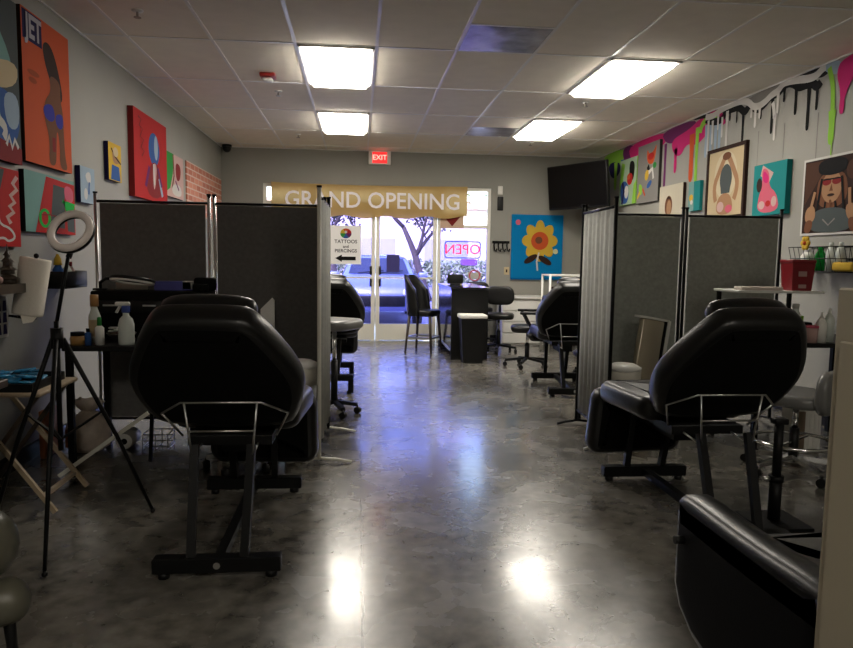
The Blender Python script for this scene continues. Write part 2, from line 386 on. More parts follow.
def window(n, x0, x1, z0, z1, label, glass, fw=.05, bar=None):
    y = YB+.07; d = MB()
    for x in (x0+fw/2, x1-fw/2): d.box((x, y, (z0+z1)/2), (fw, .07, z1-z0), M_CREAM)
    zs = [z0+fw/2, z1-fw/2]+([bar] if bar else [])
    for z in zs: d.box(((x0+x1)/2, y, z), (x1-x0-2*fw, .07, fw), M_CREAM)
    o = struct(d.build('window_%d' % n), label, 'window')
    segs = [(z0+fw, bar-fw/2), (bar+fw/2, z1-fw)] if bar else [(z0+fw, z1-fw)]
    for a, c in segs:
        g = MB(); g.box(((x0+x1)/2, y, (a+c)/2), (x1-x0-2*fw, .006, c-a), glass if c < 2 else M_CLEAR); g.build('glass_pane', o)
window(1, -1.42, -.69, 0, OZ, 'tall side window left of the doors', M_GLASS, bar=2.08)
window(2, 1.21, 2.03, 0, OZ, 'tall side window right of the doors, bright pane above', M_GLASS, bar=1.77)
window(3, -.69, 1.21, 2.07, OZ, 'transom window above the doors', M_CLEAR)

# grand opening banner
M_BAN = translucent_mat('gold_banner_cloth', (.56, .38, .15), .30)
M_BANL = mat('white_banner_print', (.88, .82, .84), .7)
def ban_w(u): return .03+.012*math.sin(u*7)+.008*math.sin(u*17+1)
bn = MB(); n = 60; W = 2.94
for r_ in range(6):
    pass
vs = []; H0 = .46
for j in range(7):
    for i in range(n+1):
        u = (i/n-.5)*W; sag = .03*math.sin(PI*i/n)+.02*math.sin(i*.5)*(1-j/6)
        vs.append((u, -H0/2+H0*j/6-sag*(1 if j < 6 else .6), ban_w(u)+.006*math.sin(j*1.3+i*.3)))
bn.add(vs, [(j*(n+1)+i, j*(n+1)+i+1, (j+1)*(n+1)+i+1, (j+1)*(n+1)+i) for j in range(6) for i in range(n)], M_BAN, True)
t_ = MB(); t_.text('GRAND OPENING', .335, M_BANL, Matrix.Identity(4), 0, .004)
wid = max(v[0] for v in t_.v)-min(v[0] for v in t_.v); k = 2.62/wid
ban = thing('banner', 'gold grand opening banner hung across the top of the doors', 'banner', (.18, YB, 2.14))
bn.build('cloth', ban, frame((0, 0, 0), (1, 0, 0), (0, 0, 1)), fix=False)
t_.v = [(x*k+.04, y-.02, z+ban_w(x*k+.04)+.012) for x, y, z in t_.v]
t_.build('lettering', ban, frame((0, 0, 0), (1, 0, 0), (0, 0, 1)), fix=False)

# window and wall signs
def easel(n_, label, cat, M, w, h, base, shapes, name='poster', depth=.004): pass
WP = YB-.005
s1 = thing('poster', 'white tattoos and piercings poster with black arrow on the left door', 'sign', (-.19, YB+.03, 1.17))
b = MB(); b.box((0, .004, .29), (.46, .005, .58), mat('poster_paper', (.85, .84, .83), .6)); b.build('sheet', s1)
b = MB(); FM = frame((0, -.0005, 0), (1, 0, 0), (0, 0, 1)); RB = [ (RED, 0), (ORANGE, 60), (YEL, 120), (GRN, 180), (BLUE, 240), (PURP, 300)]
for m_, a in RB:
    pts = [(0, .465, 0)]+[(.085*math.cos(math.radians(a+q*15)), .465+.075*math.sin(math.radians(a+q*15)), 0) for q in range(5)]
    b.flat(pts, m_, FM)
b.flat([(.02*math.cos(i*.63), .485+.02*math.sin(i*.63), .001) for i in range(10)], WHT, FM)
b.build('logo', s1, fix=False)
b = MB(); b.text('TATTOOS', .075, BLK, FM @ T(0, .34, .0), .0008, .001); b.text('and', .06, BLK, FM @ T(0, .265, 0), .0008, .001); b.text('PIERCINGS', .070, BLK, FM @ T(0, .20, 0), .0008, .001); b.build('lettering', s1, fix=False)
b = MB(); b.flat([(-.16, .09, 0), (-.06, .145, 0), (-.06, .115, 0), (.15, .115, 0), (.15, .06, 0), (-.06, .06, 0), (-.06, .035, 0)], BLK, FM); b.build('arrow', s1, fix=False)
s2 = thing('neon_sign', 'red and blue neon open sign in the right window, seen from behind', 'neon sign', (1.60, YB+.04, 1.27))
NR = mat('neon_red', (1, .03, .06), .4, emit=.55); NB = mat('neon_blue', (.05, .06, .6), .4, emit=.3); NP = mat('neon_purple', (.22, .08, .8), .4, emit=.5)
FN = frame((0, -.012, 0), (1, 0, 0), (0, 0, 1))
b = MB(); b.box((0, .010, .14), (.56, .006, .27), M_CLEAR); b.build('backing', s2)
b = MB(); b.text('OPEN', .215, NR, FN @ T(0, .145, .004), .006, .0, True); b.build('lettering', s2, fix=False)
b = MB(); b.tube([(x, y, .004) for x, y in rrect(.55, .25, .04)], .008, NB, 6, True, FN @ T(0, .145, 0)); b.build('border_tube', s2)
b = MB(); b.tube([(x, y, .004) for x, y in rrect(.24, .075, .03)], .012, NP, 6, True, FN @ T(.10, -.045, 0)); b.box((.10, -.045, 0), (.2, .05, .006), NP, FN); b.build('lower_tube', s2)
b = MB(); b.prism([(-.17, .13), (.17, .13), (0, -.07)], 0, .004, DRED); b.box((0, .02, -.002), (.36, .24, .003), mat('tan_card', (.55, .38, .27), .6))
tag(b.build('window_card', None, onback(1.43, 1.84, -.03)), 'tan card with a red triangle at the top of the right window', 'sign')
b = MB(); b.box((0, 0, 0), (.20, .27, .003), P('notice_blue', (.10, .09, .32))); tag(b.build('notice', None, onback(.53, 1.19, -.045)), 'small dark blue notice stuck on the right door glass', 'notice')
b = MB(); b.torus((0, 0, 0), .08, .012, PINK); b.box((0, 0, 0), (.22, .10, .004), WHT); tag(b.build('sticker', None, onback(1.80, 1.02, -.055)), 'white sticker with pink ring low on the right window', 'sticker')

# exit sign
e = thing('exit_sign', 'red lit exit sign on the back wall above the doors', 'exit sign', (.31, YB-.001, 2.66))
FE = frame((0, -.055, 0), (1, 0, 0), (0, 0, 1))
b = MB(); b.rbox((0, -.028, .105), (.33, .052, .20), M_WHITE, .006); b.build('housing', e)
b = MB(); b.box((0, .105, .0), (.22, .165, .004), mat('exit_red_face', (.55, .012, .012), .4, emit=1.1), FE); b.build('face', e)
b = MB(); b.text('EXIT', .105, mat('exit_letters', (1, .25, .2), .4, emit=1.6), FE @ T(0, .105, .003), .001, .001); b.build('lettering', e, fix=False)

# ------------------------------------------------------------------ paintings
def ell(cx, cy, rx, ry, rot=0, n=22):
    a = math.radians(rot); return [(cx+rx*math.cos(q)*math.cos(a)-ry*math.sin(q)*math.sin(a), cy+rx*math.cos(q)*math.sin(a)+ry*math.sin(q)*math.cos(a)) for q in [2*PI*i/n for i in range(n)]]
def stroke(p, w):
    L_, R_ = [], []
    for i in range(len(p)):
        a = Vector(p[max(i-1, 0)]); c = Vector(p[min(i+1, len(p)-1)]); d = (c-a).normalized(); q = Vector((-d.y, d.x))*(w[i] if isinstance(w, (list, tuple)) else w)/2
        L_.append(tuple(Vector(p[i])+q)); R_.append(tuple(Vector(p[i])-q))
    return ('strip', L_, R_)
def painting(label, M, w, h, base, shapes, depth=.035, side=None, frm=None, name='painting', fw=.02, cat='painting', extra=None):
    b = MB(); side = side or base
    b.box((0, 0, depth/2), (w, h, depth), side); b.box((0, 0, depth+.0005), (w, h, .0008), base)
    for k_, (m_, pts) in enumerate(shapes):
        z = depth+.0015+.0004*k_
        if isinstance(pts, tuple) and pts[0] == 'strip':
            l, r = pts[1], pts[2]
            cl = lambda q: ((min(max(q[0], 0), 1)-.5)*w, (min(max(q[1], 0), 1)-.5)*h, z)
            for i in range(len(l)-1): b.flat([cl(l[i]), cl(r[i]), cl(r[i+1]), cl(l[i+1])], m_)
        else: b.flat([((min(max(x, 0), 1)-.5)*w, (min(max(y, 0), 1)-.5)*h, z) for x, y in pts], m_)
    if frm:
        o = thing(name, label, cat); o.matrix_world = M
        b.build('canvas', o, fix=False)
        f = MB()
        for sx in (-1, 1): f.box((sx*(w/2+fw/2), 0, depth/2+.004), (fw, h+2*fw, depth+.016), frm)
        for sy in (-1, 1): f.box((0, sy*(h/2+fw/2), depth/2+.004), (w, fw, depth+.016), frm)
        f.build('frame', o)
    else:
        o = b.build(name, None, M, fix=False); tag(o, label, cat)
    return o
def blobs(cols, n, seed, s=(.05, .14)):
    r = random.Random(seed); return [(r.choice(cols), ell(r.uniform(.12, .88), r.uniform(.1, .9), r.uniform(*s), r.uniform(*s), r.uniform(0, 180), 12)) for _ in range(n)]
G1 = .002
# left wall
painting('dark blue painting with white swirls and red lower edge, at the far upper left', onleft(4.00, 2.25, G1), .82, .92, SLATE,
  [(TURQ, chaikin([(.3, .98), (.75, .8), (.95, .55), (.7, .6), (.45, .8)])), (SAND, chaikin([(.3, .5), (.98, .66), (.98, .48), (.55, .40)])), (BLUE, chaikin([(.2, .1), (.5, .45), (.98, .42), (.98, .12), (.5, .05)])),
   (WHT, stroke(chaikin([(.45, .5), (.68, .45), (.66, .25), (.8, .2), (.72, .1)], 2, False), .06)), (LBLU, chaikin([(.75, .42), (.98, .44), (.98, .22), (.8, .2)])), (DRED, [(0, 0), (1, 0), (1, .10), (.6, .14), (0, .12)]), (WHT, stroke([(.78, .1), (.82, .16), (.86, .09), (.9, .15), (.95, .1)], .03))], side=DBRN)
painting('tall orange painting of a standing figure in blue swimwear under a dark title block', onleft(4.79, 2.275, G1), .68, .90, ORANGE,
  [(NAVY, [(.02, .80), (.40, .80), (.40, .99), (.02, .99)]), (DBRN, chaikin([(.40, .84), (.52, .88), (.66, .82), (.80, .62), (.82, .50), (.70, .50), (.56, .60), (.44, .72)])),
   (BRN, chaikin([(.52, .66), (.78, .64), (.76, .52), (.82, .42), (.82, .28), (.84, .10), (.90, .01), (.70, .01), (.72, .20), (.66, .30), (.64, .14), (.62, .02), (.46, .02), (.50, .20), (.38, .36), (.42, .46), (.56, .54)])),
   (P('royal_blue', (.05, .05, .40)), chaikin([(.37, .42), (.58, .46), (.64, .36), (.54, .32), (.40, .34)])), (P('royal_blue', (0, 0, 0)), chaikin([(.62, .39), (.82, .42), (.80, .30), (.66, .30)])), (DRED, [(.55, .12), (.62, .12), (.62, .22), (.55, .22)]),
   (P('rust', (.45, .09, .03)), ell(.20, .60, .12, .02)), (P('rust', (0, 0, 0)), ell(.18, .55, .08, .02))], depth=.04, side=DBRN)
jt = MB(); jt.text('JET', .19, P('letter_grey', (.55, .53, .60)), Matrix.Identity(4), .0005, .006)
j_o = [o for o in C.objects if o.name.startswith('painting')][-1]
jt.v = [(x*.82, y, z) for x, y, z in jt.v]; jt.build('lettering', j_o, T(-.19, .35, .047), fix=False)
painting('red and black painting with white squiggles, below the dark blue one', onleft(3.98, 1.53, G1), .76, .44, RED,
  [(SLATE, [(.3, .98), (.78, .98), (.72, .75), (.62, .5), (.3, .4)]), (PALE, stroke([(.97, .92), (.90, .82), (.96, .75), (.86, .66), (.92, .58), (.84, .52), (.9, .45), (.80, .38), (.85, .3)], .055)), (WHT, stroke(chaikin([(.55, .42), (.66, .44), (.68, .28), (.84, .24), (.92, .12), (.8, .06), (.74, .12), (.6, .08)], 2, False), .03)), (GRN, ell(.5, .62, .03, .07))], side=DRED)
painting('turquoise and red painting with bright green sunglasses, behind the small ring light', onleft(4.81, 1.59, G1), .74, .37, TURQ,
  [(RED, [(.40, .97), (1, .93), (1, 0), (.17, 0)]), (SLATE, [(.54, .86), (.78, .84), (.76, .10), (.46, .12)]), (PINK, chaikin([(.76, .90), (.97, .86), (.97, .58), (.78, .60)])), (SLATE, [(.80, .50), (.98, .5), (.98, .04), (.82, .06)]),
   (FGRN, stroke(ell(.35, .25, .09, .14)+[(.44, .25)], .05)), (FGRN, stroke([(.72, .6), (.80, .55), (.84, .30), (.92, .34), (.97, .56), (.74, .58)], .06)), (FGRN, chaikin([(.74, .62), (.96, .58), (.90, .36), (.80, .34)])), (DRED, stroke([(.28, .3), (.45, .32), (.6, .3)], .02))], depth=.03, side=BLK)
painting('small pale blue canvas to the left of the grey divider', onleft(5.42, 1.775, G1), .27, .26, LBLU,
  [(WHT, chaikin([(.3, .8), (.7, .92), (.75, .6), (.5, .55)])), (WHT, ell(.35, .25, .12, .16)), (BLUE, stroke([(.55, .25), (.6, .6)], .08)), (LBLU, ell(.7, .4, .1, .2))], side=NAVY)
painting('small yellow and blue canvas between the orange and the red paintings', onleft(6.02, 2.02, G1), .30, .30, YEL,
  [(BLUE, [(.15, .02), (.9, .02), (.8, .4), (.25, .42)]), (TAN, chaikin([(.3, .88), (.75, .62), (.95, .55), (.6, .45), (.3, .5)])), (DBRN, stroke([(.2, .85), (.5, .65), (.95, .5)], .05)), (SAND, ell(.55, .78, .2, .13))], side=NAVY)
painting('large red painting of a blue-haired figure in a robe', onleft(7.0, 2.18, G1), 1.06, .78, RED,
  [(BLUE, ell(.58, .63, .17, .20)), (LBLU, ell(.64, .66, .06, .15)), (DRED, chaikin([(.44, .46), (.72, .48), (.86, .04), (.28, .04)])), (PALE, chaikin([(.52, .46), (.66, .46), (.60, .18), (.54, .12)])), (WHT, stroke([(.55, .45), (.57, .2)], .035)), (PURP, stroke([(.42, .4), (.30, .15)], .06)), (LBLU, stroke([(.72, .3), (.82, .08)], .06)), (PURP, stroke([(.68, .42), (.80, .2)], .05)),
   (DRED, stroke([(.12, .92), (.2, .9), (.14, .82), (.24, .8), (.16, .7), (.26, .68), (.18, .58), (.27, .55), (.2, .48)], .025))], depth=.05, side=DRED)
painting('green and pink abstract canvas right of the large red painting', onleft(7.92, 2.12, G1), .70, .46, PALE,
  [(GRN, [(0, 1), (.42, 1), (.36, .55), (.2, .2), (0, .1)]), (DRED, chaikin([(.5, .85), (.85, .8), (.8, .45), (.55, .4)])), (BRN, stroke([(.38, .98), (.42, .5), (.3, .2)], .06)), (WHT, chaikin([(.3, .3), (.8, .35), (.9, .05), (.3, .05)])), (PURP, stroke([(.5, .4), (.7, .2)], .05))], side=BLK)
b = MB(); b.box((0, 0, .006), (2.1, .62, .012), brick_mat()); tag(b.build('brick_panel', None, onleft(9.58, 2.07, .001)), 'red brick patterned panel at the far end of the left wall', 'wall panel')
painting('flash sheet of dark blue bottle shapes in a pale frame, low on the left wall', onleft(4.02, .91, .002), .38, .19, WHT,
  [(NAVY, [(.02+.16*i, .1+.28*j), (.15+.16*i, .1+.28*j), (.13+.16*i, .34+.28*j), (.04+.16*i, .34+.28*j)]) for i in range(6) for j in range(3)], depth=.01, frm=WHT, name='flash_sheet', fw=.012, cat='print') if False else painting('flash sheet of dark blue bottle shapes in a pale border, low on the left wall', onleft(4.02, .91, .002), .40, .23, WHT,
  [(NAVY, [(.04+.155*i, .08+.29*j), (.16+.155*i, .08+.29*j), (.14+.155*i, .33+.29*j), (.06+.155*i, .33+.29*j)]) for i in range(6) for j in range(3)], depth=.01, name='flash_sheet', cat='print')

# right wall: mural of dripping paint
dm = MB()
def drip(m_, y, ztop, zbot, w, k_=0):
    zz = .0012+.0004*k_; pts = []
    for i in range(9):
        f = i/8; ww = w*(1.5-.9*f if f < .5 else 1.05-.1*math.sin(f*6)); pts.append((y-ww/2, ztop+(zbot-ztop)*f))
    rgt = [(2*y-a, c) for a, c in pts]
    low = [(y+w*.5*math.cos(PI+PI*i/6), zbot-w*.6*math.sin(PI*i/6)) for i in range(7)]
    dm.flat([(XR-zz, a, c) for a, c in pts+low+rgt[::-1]], m_)
def blot(m_, pts, k_=0, sm=2):
    dm.flat([(XR-.0012-.0004*k_, a, c) for a, c in chaikin(pts, sm)], m_)
def wave(m_, pts, w, k_=0):
    _, l, r = stroke(chaikin(pts, 3, False), w)
    for i in range(len(l)-1): dm.flat([(XR-.0012-.0004*k_, *q) for q in (l[i], r[i], r[i+1], l[i+1])], m_)
zc = CH-.010
blot(LIME, [(10.5, zc), (9.6, zc), (9.5, 2.66), (9.9, 2.6), (10.4, 2.7)]); blot(NAVY, [(10.3, 2.72), (9.8, 2.7), (9.75, 2.52), (10.1, 2.45)], 1); blot(PURP, [(9.75, zc), (9.25, zc), (9.3, 2.55), (9.6, 2.62)], 1)
drip(LIME, 9.95, 2.7, 2.35, .09, 2); drip(PURP, 9.45, 2.7, 2.42, .08, 2); drip(BLUE, 9.7, 2.7, 2.5, .08, 2)
blot(MAG, [(9.5, zc), (8.3, zc), (8.25, 2.72), (8.6, 2.66), (8.8, 2.58), (9.2, 2.62), (9.4, 2.66)], 3); blot(PURP, [(8.45, zc), (7.5, zc), (7.6, 2.72), (8.0, 2.66), (8.3, 2.70)], 4)
for y, zb, w in ((9.35, 2.35, .05), (9.2, 2.45, .07), (9.05, 2.3, .06), (8.9, 2.2, .06), (8.72, 2.15, .07)): drip(LIME, y, 2.68, zb, w, 2)
drip(LBLU, 9.28, 2.66, 2.48, .05, 3); drip(PURP, 8.3, 2.7, 2.2, .05, 2)
blot(MAG, [(8.15, 2.72), (7.7, 2.76), (7.4, zc), (7.2, 2.68), (7.5, 2.55), (7.75, 2.62), (7.9, 2.48), (8.1, 2.56)], 5)
drip(ORANGE, 7.62, 2.7, 2.22, .085, 6); drip(LIME, 7.5, 2.75, 2.10, .055, 7); drip(MAG, 8.02, 2.6, 2.35, .06, 5)
wave(LIME, [(7.45, 2.6), (7.42, 2.78), (7.2, 2.8), (7.0, 2.72)], .07, 7); wave(MAG, [(7.35, 2.82), (7.1, 2.84), (6.95, 2.76), (6.92, 2.62)], .05, 8)
for y, zb in ((7.3, 2.42), (7.2, 2.35), (7.1, 2.2), (7.02, 2.45)): drip(LBLU, y, 2.74, zb, .045, 6)
ZL = lambda pts: [(y, min(z, zc-.012)) for y, z in pts]
blot(BLK, [(7.75, zc), (6.85, zc), (6.9, 2.82), (7.1, 2.78), (7.35, 2.82)], 2); blot(GREY, [(6.6, zc), (5.7, zc), (5.8, 2.80), (6.1, 2.76), (6.35, 2.74)], 1)
blot(BLK, [(5.90, zc), (5.28, zc), (5.38, 2.76), (5.55, 2.79), (5.72, 2.83)], 7)
wave(BLK, ZL([(7.45, 2.85), (7.17, 2.74), (6.98, 2.73), (6.91, 2.81), (6.78, 2.80), (6.67, 2.80), (6.55, 2.71), (6.47, 2.79), (6.36, 2.70), (6.24, 2.72), (6.14, 2.78), (6.01, 2.78), (5.92, 2.84), (5.81, 2.82), (5.73, 2.76), (5.64, 2.76), (5.55, 2.76), (5.48, 2.70), (5.41, 2.77)]), .075, 8)
wave(WHT, ZL([(7.45, 2.87), (7.18, 2.80), (7.02, 2.84), (6.84, 2.87), (6.64, 2.87), (6.5, 2.81), (6.41, 2.74), (6.31, 2.73), (6.21, 2.75), (6.12, 2.79), (6.02, 2.80), (5.96, 2.85), (5.88, 2.87), (5.75, 2.83), (5.6, 2.80), (5.5, 2.80), (5.43, 2.84), (5.36, 2.87)]), .064, 9)
wave(WHT, ZL([(6.12, 2.76), (6.07, 2.66), (6.05, 2.5)]), .045, 10)
for y, zt, zb, w in ((6.58, 2.74, 2.43, .035), (6.10, 2.78, 2.46, .035), (5.76, 2.78, 2.56, .035), (5.585, 2.76, 2.40, .038), (5.48, 2.71, 2.54, .03), (6.83, 2.80, 2.71, .03), (6.70, 2.80, 2.66, .02), (6.28, 2.72, 2.62, .025), (5.93, 2.8, 2.7, .03)): drip(BLK, y, zt, zb, w, 7)
for y, zt, zb, w in ((7.26, 2.78, 2.44, .03), (7.17, 2.76, 2.53, .03), (7.06, 2.8, 2.66, .03), (6.975, 2.76, 2.57, .028), (6.88, 2.80, 2.45, .035), (6.37, 2.73, 2.56, .03), (6.30, 2.72, 2.63, .03), (6.44, 2.74, 2.66, .025), (6.05, 2.60, 2.39, .028), (6.02, 2.78, 2.62, .03)): drip(WHT, y, zt, zb, w, 10)
for y, zb in ((6.3, 1.95), (5.45, 1.9), (7.0, 2.1), (5.9, 2.2)): drip(GREY, y, 2.5, zb, .008, 1)
wave(LIME, [(5.36, 2.86), (5.33, 2.78), (5.29, 2.68), (5.28, 2.55), (5.27, 2.42), (5.26, 2.3)], .05, 11); drip(LIME, 5.275, 2.48, 2.25, .06, 13); drip(LIME, 5.26, 2.28, 2.10, .012, 14)
blot(LBLU, [(5.45, zc), (5.2, zc), (5.22, 2.74), (5.36, 2.78)], 8); blot(MAG, [(5.20, zc), (4.7, zc), (4.8, 2.62), (4.98, 2.70), (5.08, 2.68), (5.17, 2.48), (5.20, 2.62), (5.26, 2.76)], 12); drip(MAG, 5.17, 2.65, 2.46, .05, 14)
blot(PURP, [(4.5, zc), (3.6, zc), (3.8, 2.6), (4.2, 2.7)], 9)
dm.build('painted_drips', wall_r, fix=False)

painting('narrow green and blue abstract canvas, farthest of the row on the right wall', onright(9.38, 2.36, G1), .60, .62, P('pale_green', (.45, .62, .42)),
  [(LIME, [(0, .5), (.12, .95), (.3, .9), (.1, .1)]), (BLK, chaikin([(.55, .95), (.9, .9), (.85, .5), (.6, .5)])), (BLUE, chaikin([(.05, .55), (.55, .5), (.6, .02), (.1, .04)])), (RED, ell(.62, .55, .16, .13)), (ORANGE, ell(.55, .6, .1, .06)), (WHT, ell(.45, .28, .12, .14)), (NAVY, stroke([(.2, .02), (.3, .3), (.2, .5)], .1)), (LIME, [(.8, .0), (1, 0), (1, .5), (.86, .4)])], side=LIME)
painting('grey canvas with a splashy red, yellow and white animal figure', onright(8.72, 2.40, G1), .66, .74, GREY,
  [(ORANGE, chaikin([(.45, .92), (.55, .8), (.75, .85), (.88, .97), (.82, .72), (.7, .62), (.5, .66), (.42, .78)])), (RED, ell(.63, .77, .14, .06)), (BLK, stroke([(.5, .62), (.58, .5)], .1)), (YEL, chaikin([(.4, .56), (.6, .54), (.5, .36), (.36, .4)])), (WHT, stroke([(.55, .5), (.72, .55), (.78, .38)], .07)), (GRN, ell(.82, .6, .08, .05)), (BLUE, ell(.6, .3, .12, .05, 20)), (LIME, chaikin([(.1, .36), (.28, .30), (.26, .14), (.12, .16)])), (ORANGE, stroke([(.3, .25), (.42, .12)], .05)), (YEL, stroke([(.05, .1), (.18, .2)], .06))], side=P('edge_grey', (.10, .095, .09)))  # canvas edges a darker grey than the face
painting('small cream canvas with a brown oval head', onright(8.02, 1.99, G1), .62, .38, P('cream', (.72, .66, .52)),
  [(BRN, ell(.42, .36, .16, .32)), (TAN, ell(.44, .30, .10, .24)), (DBRN, chaikin([(.28, .5), (.42, .7), (.56, .5), (.5, .56), (.4, .6)]))], side=DBRN)
painting('tiny teal canvas with a yellow spot', onright(7.44, 2.0, G1), .26, .32, TEAL, [(TURQ, [(0, 0), (.5, 0), (.45, 1), (0, 1)]), (YEL, ell(.25, .45, .18, .12)), (WHT, ell(.3, .3, .12, .08))], side=TEAL)
painting('black framed beige picture of a figure with arms raised over its head', onright(6.82, 2.08, G1), .68, .66, SAND,
  [(P('light_sand', (.80, .70, .48)), ell(.5, .62, .32, .36)), (TAN, stroke(chaikin([(.30, .10), (.16, .45), (.34, .72), (.46, .88), (.52, .94)], 2, False), .10)), (TAN, stroke(chaikin([(.70, .10), (.88, .45), (.70, .72), (.58, .88), (.50, .94)], 2, False), .10)), (BRN, ell(.52, .9, .12, .06)), (SLATE, ell(.52, .56, .17, .22)), (SLATE, [(.36, .55), (.68, .55), (.64, .34), (.40, .34)]), (TAN, chaikin([(.34, .34), (.68, .34), (.78, .02), (.24, .02)])), (PALE, ell(.4, .14, .1, .08)), (PINK, ell(.64, .1, .1, .06))], frm=DBRN, fw=.035, depth=.02)
painting('teal canvas with a pink and red flowing figure', onright(6.0, 1.94, G1), .50, .46, TEAL,
  [(PALE, [(.28, .98), (.62, .80), (.5, .62), (.22, .78)]), (PINK, chaikin([(.25, .95), (.5, .85), (.5, .55), (.75, .4), (.85, .05), (.15, .05), (.2, .4), (.3, .55)])), (MAG, chaikin([(.3, .9), (.5, .74), (.46, .6), (.3, .66)])), (DBRN, ell(.2, .60, .09, .14)), (RED, ell(.5, .22, .08, .06)), (PALE, ell(.3, .2, .1, .08)), (PALE, ell(.68, .25, .08, .1))], depth=.05, side=TEAL)
painting('large brown portrait print in a white border at the near end of the right wall', onright(5.21, 1.82, G1), .72, .62, WHT,
  [(DBRN, [(.03, .03), (.97, .03), (.97, .97), (.03, .97)]), (P('umber', (.10, .045, .028)), [(.05, .4), (.45, .95), (.03, .95)]), (BRN, chaikin([(.30, .80), (.70, .80), (.78, .50), (.66, .34), (.34, .34), (.24, .5)])), (TAN, ell(.5, .60, .165, .20)), (DRED, ell(.42, .67, .075, .045)), (DRED, ell(.58, .67, .075, .045)), (BLK, stroke([(.36, .70), (.64, .70)], .018)), (BRN, [(.5, .64), (.53, .55), (.47, .55)]), (DBRN, ell(.5, .50, .06, .018)), (BLK, chaikin([(.28, .96), (.72, .96), (.76, .80), (.60, .75), (.40, .75), (.26, .80)])), (BLK, stroke([(.34, .72), (.28, .3)], .035)), (BLK, stroke([(.66, .72), (.72, .3)], .035)), (BLK, stroke([(.42, .42), (.40, .2)], .03)), (BLK, stroke([(.58, .42), (.62, .2)], .03)), (BRN, stroke([(.50, .44), (.49, .2)], .03)),
   (SLATE, chaikin([(.2, .34), (.8, .34), (.95, .03), (.1, .03)])), (TAN, chaikin([(.10, .36), (.24, .40), (.28, .22), (.16, .14), (.08, .2)])), (TAN, stroke([(.18, .34), (.24, .56)], .045)), (BRN, chaikin([(.10, .2), (.24, .2), (.2, .03), (.08, .03)])), (TAN, chaikin([(.74, .36), (.90, .38), (.92, .2), (.80, .16)])), (TAN, stroke([(.82, .34), (.80, .56)], .045)), (BRN, chaikin([(.8, .2), (.93, .2), (.95, .03), (.84, .03)])), (GREY, stroke([(.4, .2), (.5, .12), (.6, .2)], .02)), (P('umber', (0, 0, 0)), ell(.84, .78, .1, .12))], depth=.012)
# back wall
painting('bright blue canvas with a large yellow flower, on the back wall under the television', onback(2.755, 1.47, G1), .81, 1.0, SKYB,
  [(YEL, ell(.55+.20*math.cos(i*PI/4), .60+.17*math.sin(i*PI/4), .15, .095, i*45)) for i in range(8)]+[(ORANGE, ell(.55, .60, .17, .14)), (BRN, ell(.53, .61, .07, .055)), (WHT, stroke([(.54, .42), (.50, .28), (.52, .14)], .03)), (DBRN, ell(.38, .32, .14, .05, 25)), (DBRN, ell(.66, .30, .14, .05, -25)), (PINK, ell(.12, .88, .05, .04)), (P('pale_lemon', (.7, .75, .45)), ell(.86, .44, .05, .04)), (P('deep_blue', (.0, .15, .42)), [(0, 0), (1, 0), (1, .03), (0, .03)])], depth=.03)
painting('red canvas with a bright green figure near the far right corner', onright(10.38, 1.36, .002), .56, .60, P('vermilion', (.75, .10, .03)),
  [(LIME, chaikin([(.25, .75), (.55, .95), (.85, .90), (.8, .55), (.7, .2), (.4, .05), (.2, .1), (.35, .4)])), (YEL, ell(.8, .4, .15, .1)), (GRN, stroke([(.4, .7), (.5, .4), (.4, .15)], .08))], depth=.03)
b = MB(); b.rbox((0, 0, .012), (.075, .13, .022), M_WHITE, .005)
tag(b.build('motion_sensor', None, onback(2.16, 2.33, .001)), 'small white sensor box high on the back wall right of the window', 'sensor')
b = MB(); b.rbox((0, 0, .014), (.09, .21, .026), M_BLKPL, .01)
tag(b.build('wall_remote', None, onback(2.165, 2.13, .001)), 'black oblong device under the white wall sensor', 'remote')
hk = thing('coat_hook_rack', 'dark ornamental hook rack on the back wall right of the window', 'hook rack'); hk.matrix_world = onback(2.19, 1.49, .001)
b = MB(); b.box((0, .05, .006), (.27, .04, .012), BLK); b.build('rail', hk)
for i in range(4):
    x = -.10+.067*i; b = MB(); b.tube([(x, .06, .015), (x-.01, 0, .02), (x, -.07, .03), (x+.02, -.09, .05), (x+.028, -.05, .06)], .011, BLK, 6); b.build('hook', hk)
sw = thing('light_switch', 'tan light switch plate low on the back wall left of the blue canvas', 'light switch'); sw.matrix_world = onback(2.29, 1.10, .001)
b = MB(); b.rbox((0, 0, .003), (.08, .12, .006), mat('tan_plate', (.50, .40, .24), .5), .002); b.build('plate', sw)
b = MB(); b.box((0, 0, .009), (.022, .045, .008), DBRN); b.build('rocker', sw)
# television on its arm
tv = thing('television', 'black flat television tilted out from the far right corner', 'television')
tv.matrix_world = frame((3.13, 9.92, 2.34), (.52, -.92, 0), (-.10, -.06, 1))
b = MB(); b.rbox((0, 0, 0), (1.14, .64, .05), M_BLKPL, .012); b.build('cabinet', tv)
b = MB(); b.box((0, .005, .0265), (1.10, .59, .002), mat('dark_screen', (.002, .002, .0025), .35, spec=.2)); b.build('screen', tv)
b = MB(); b.box((0, 0, -.035), (.30, .22, .02), M_STEEL); b.bar((0, 0, -.05), (.05, .0, -.42), .06, .06, M_STEEL); b.build('wall_arm', tv)

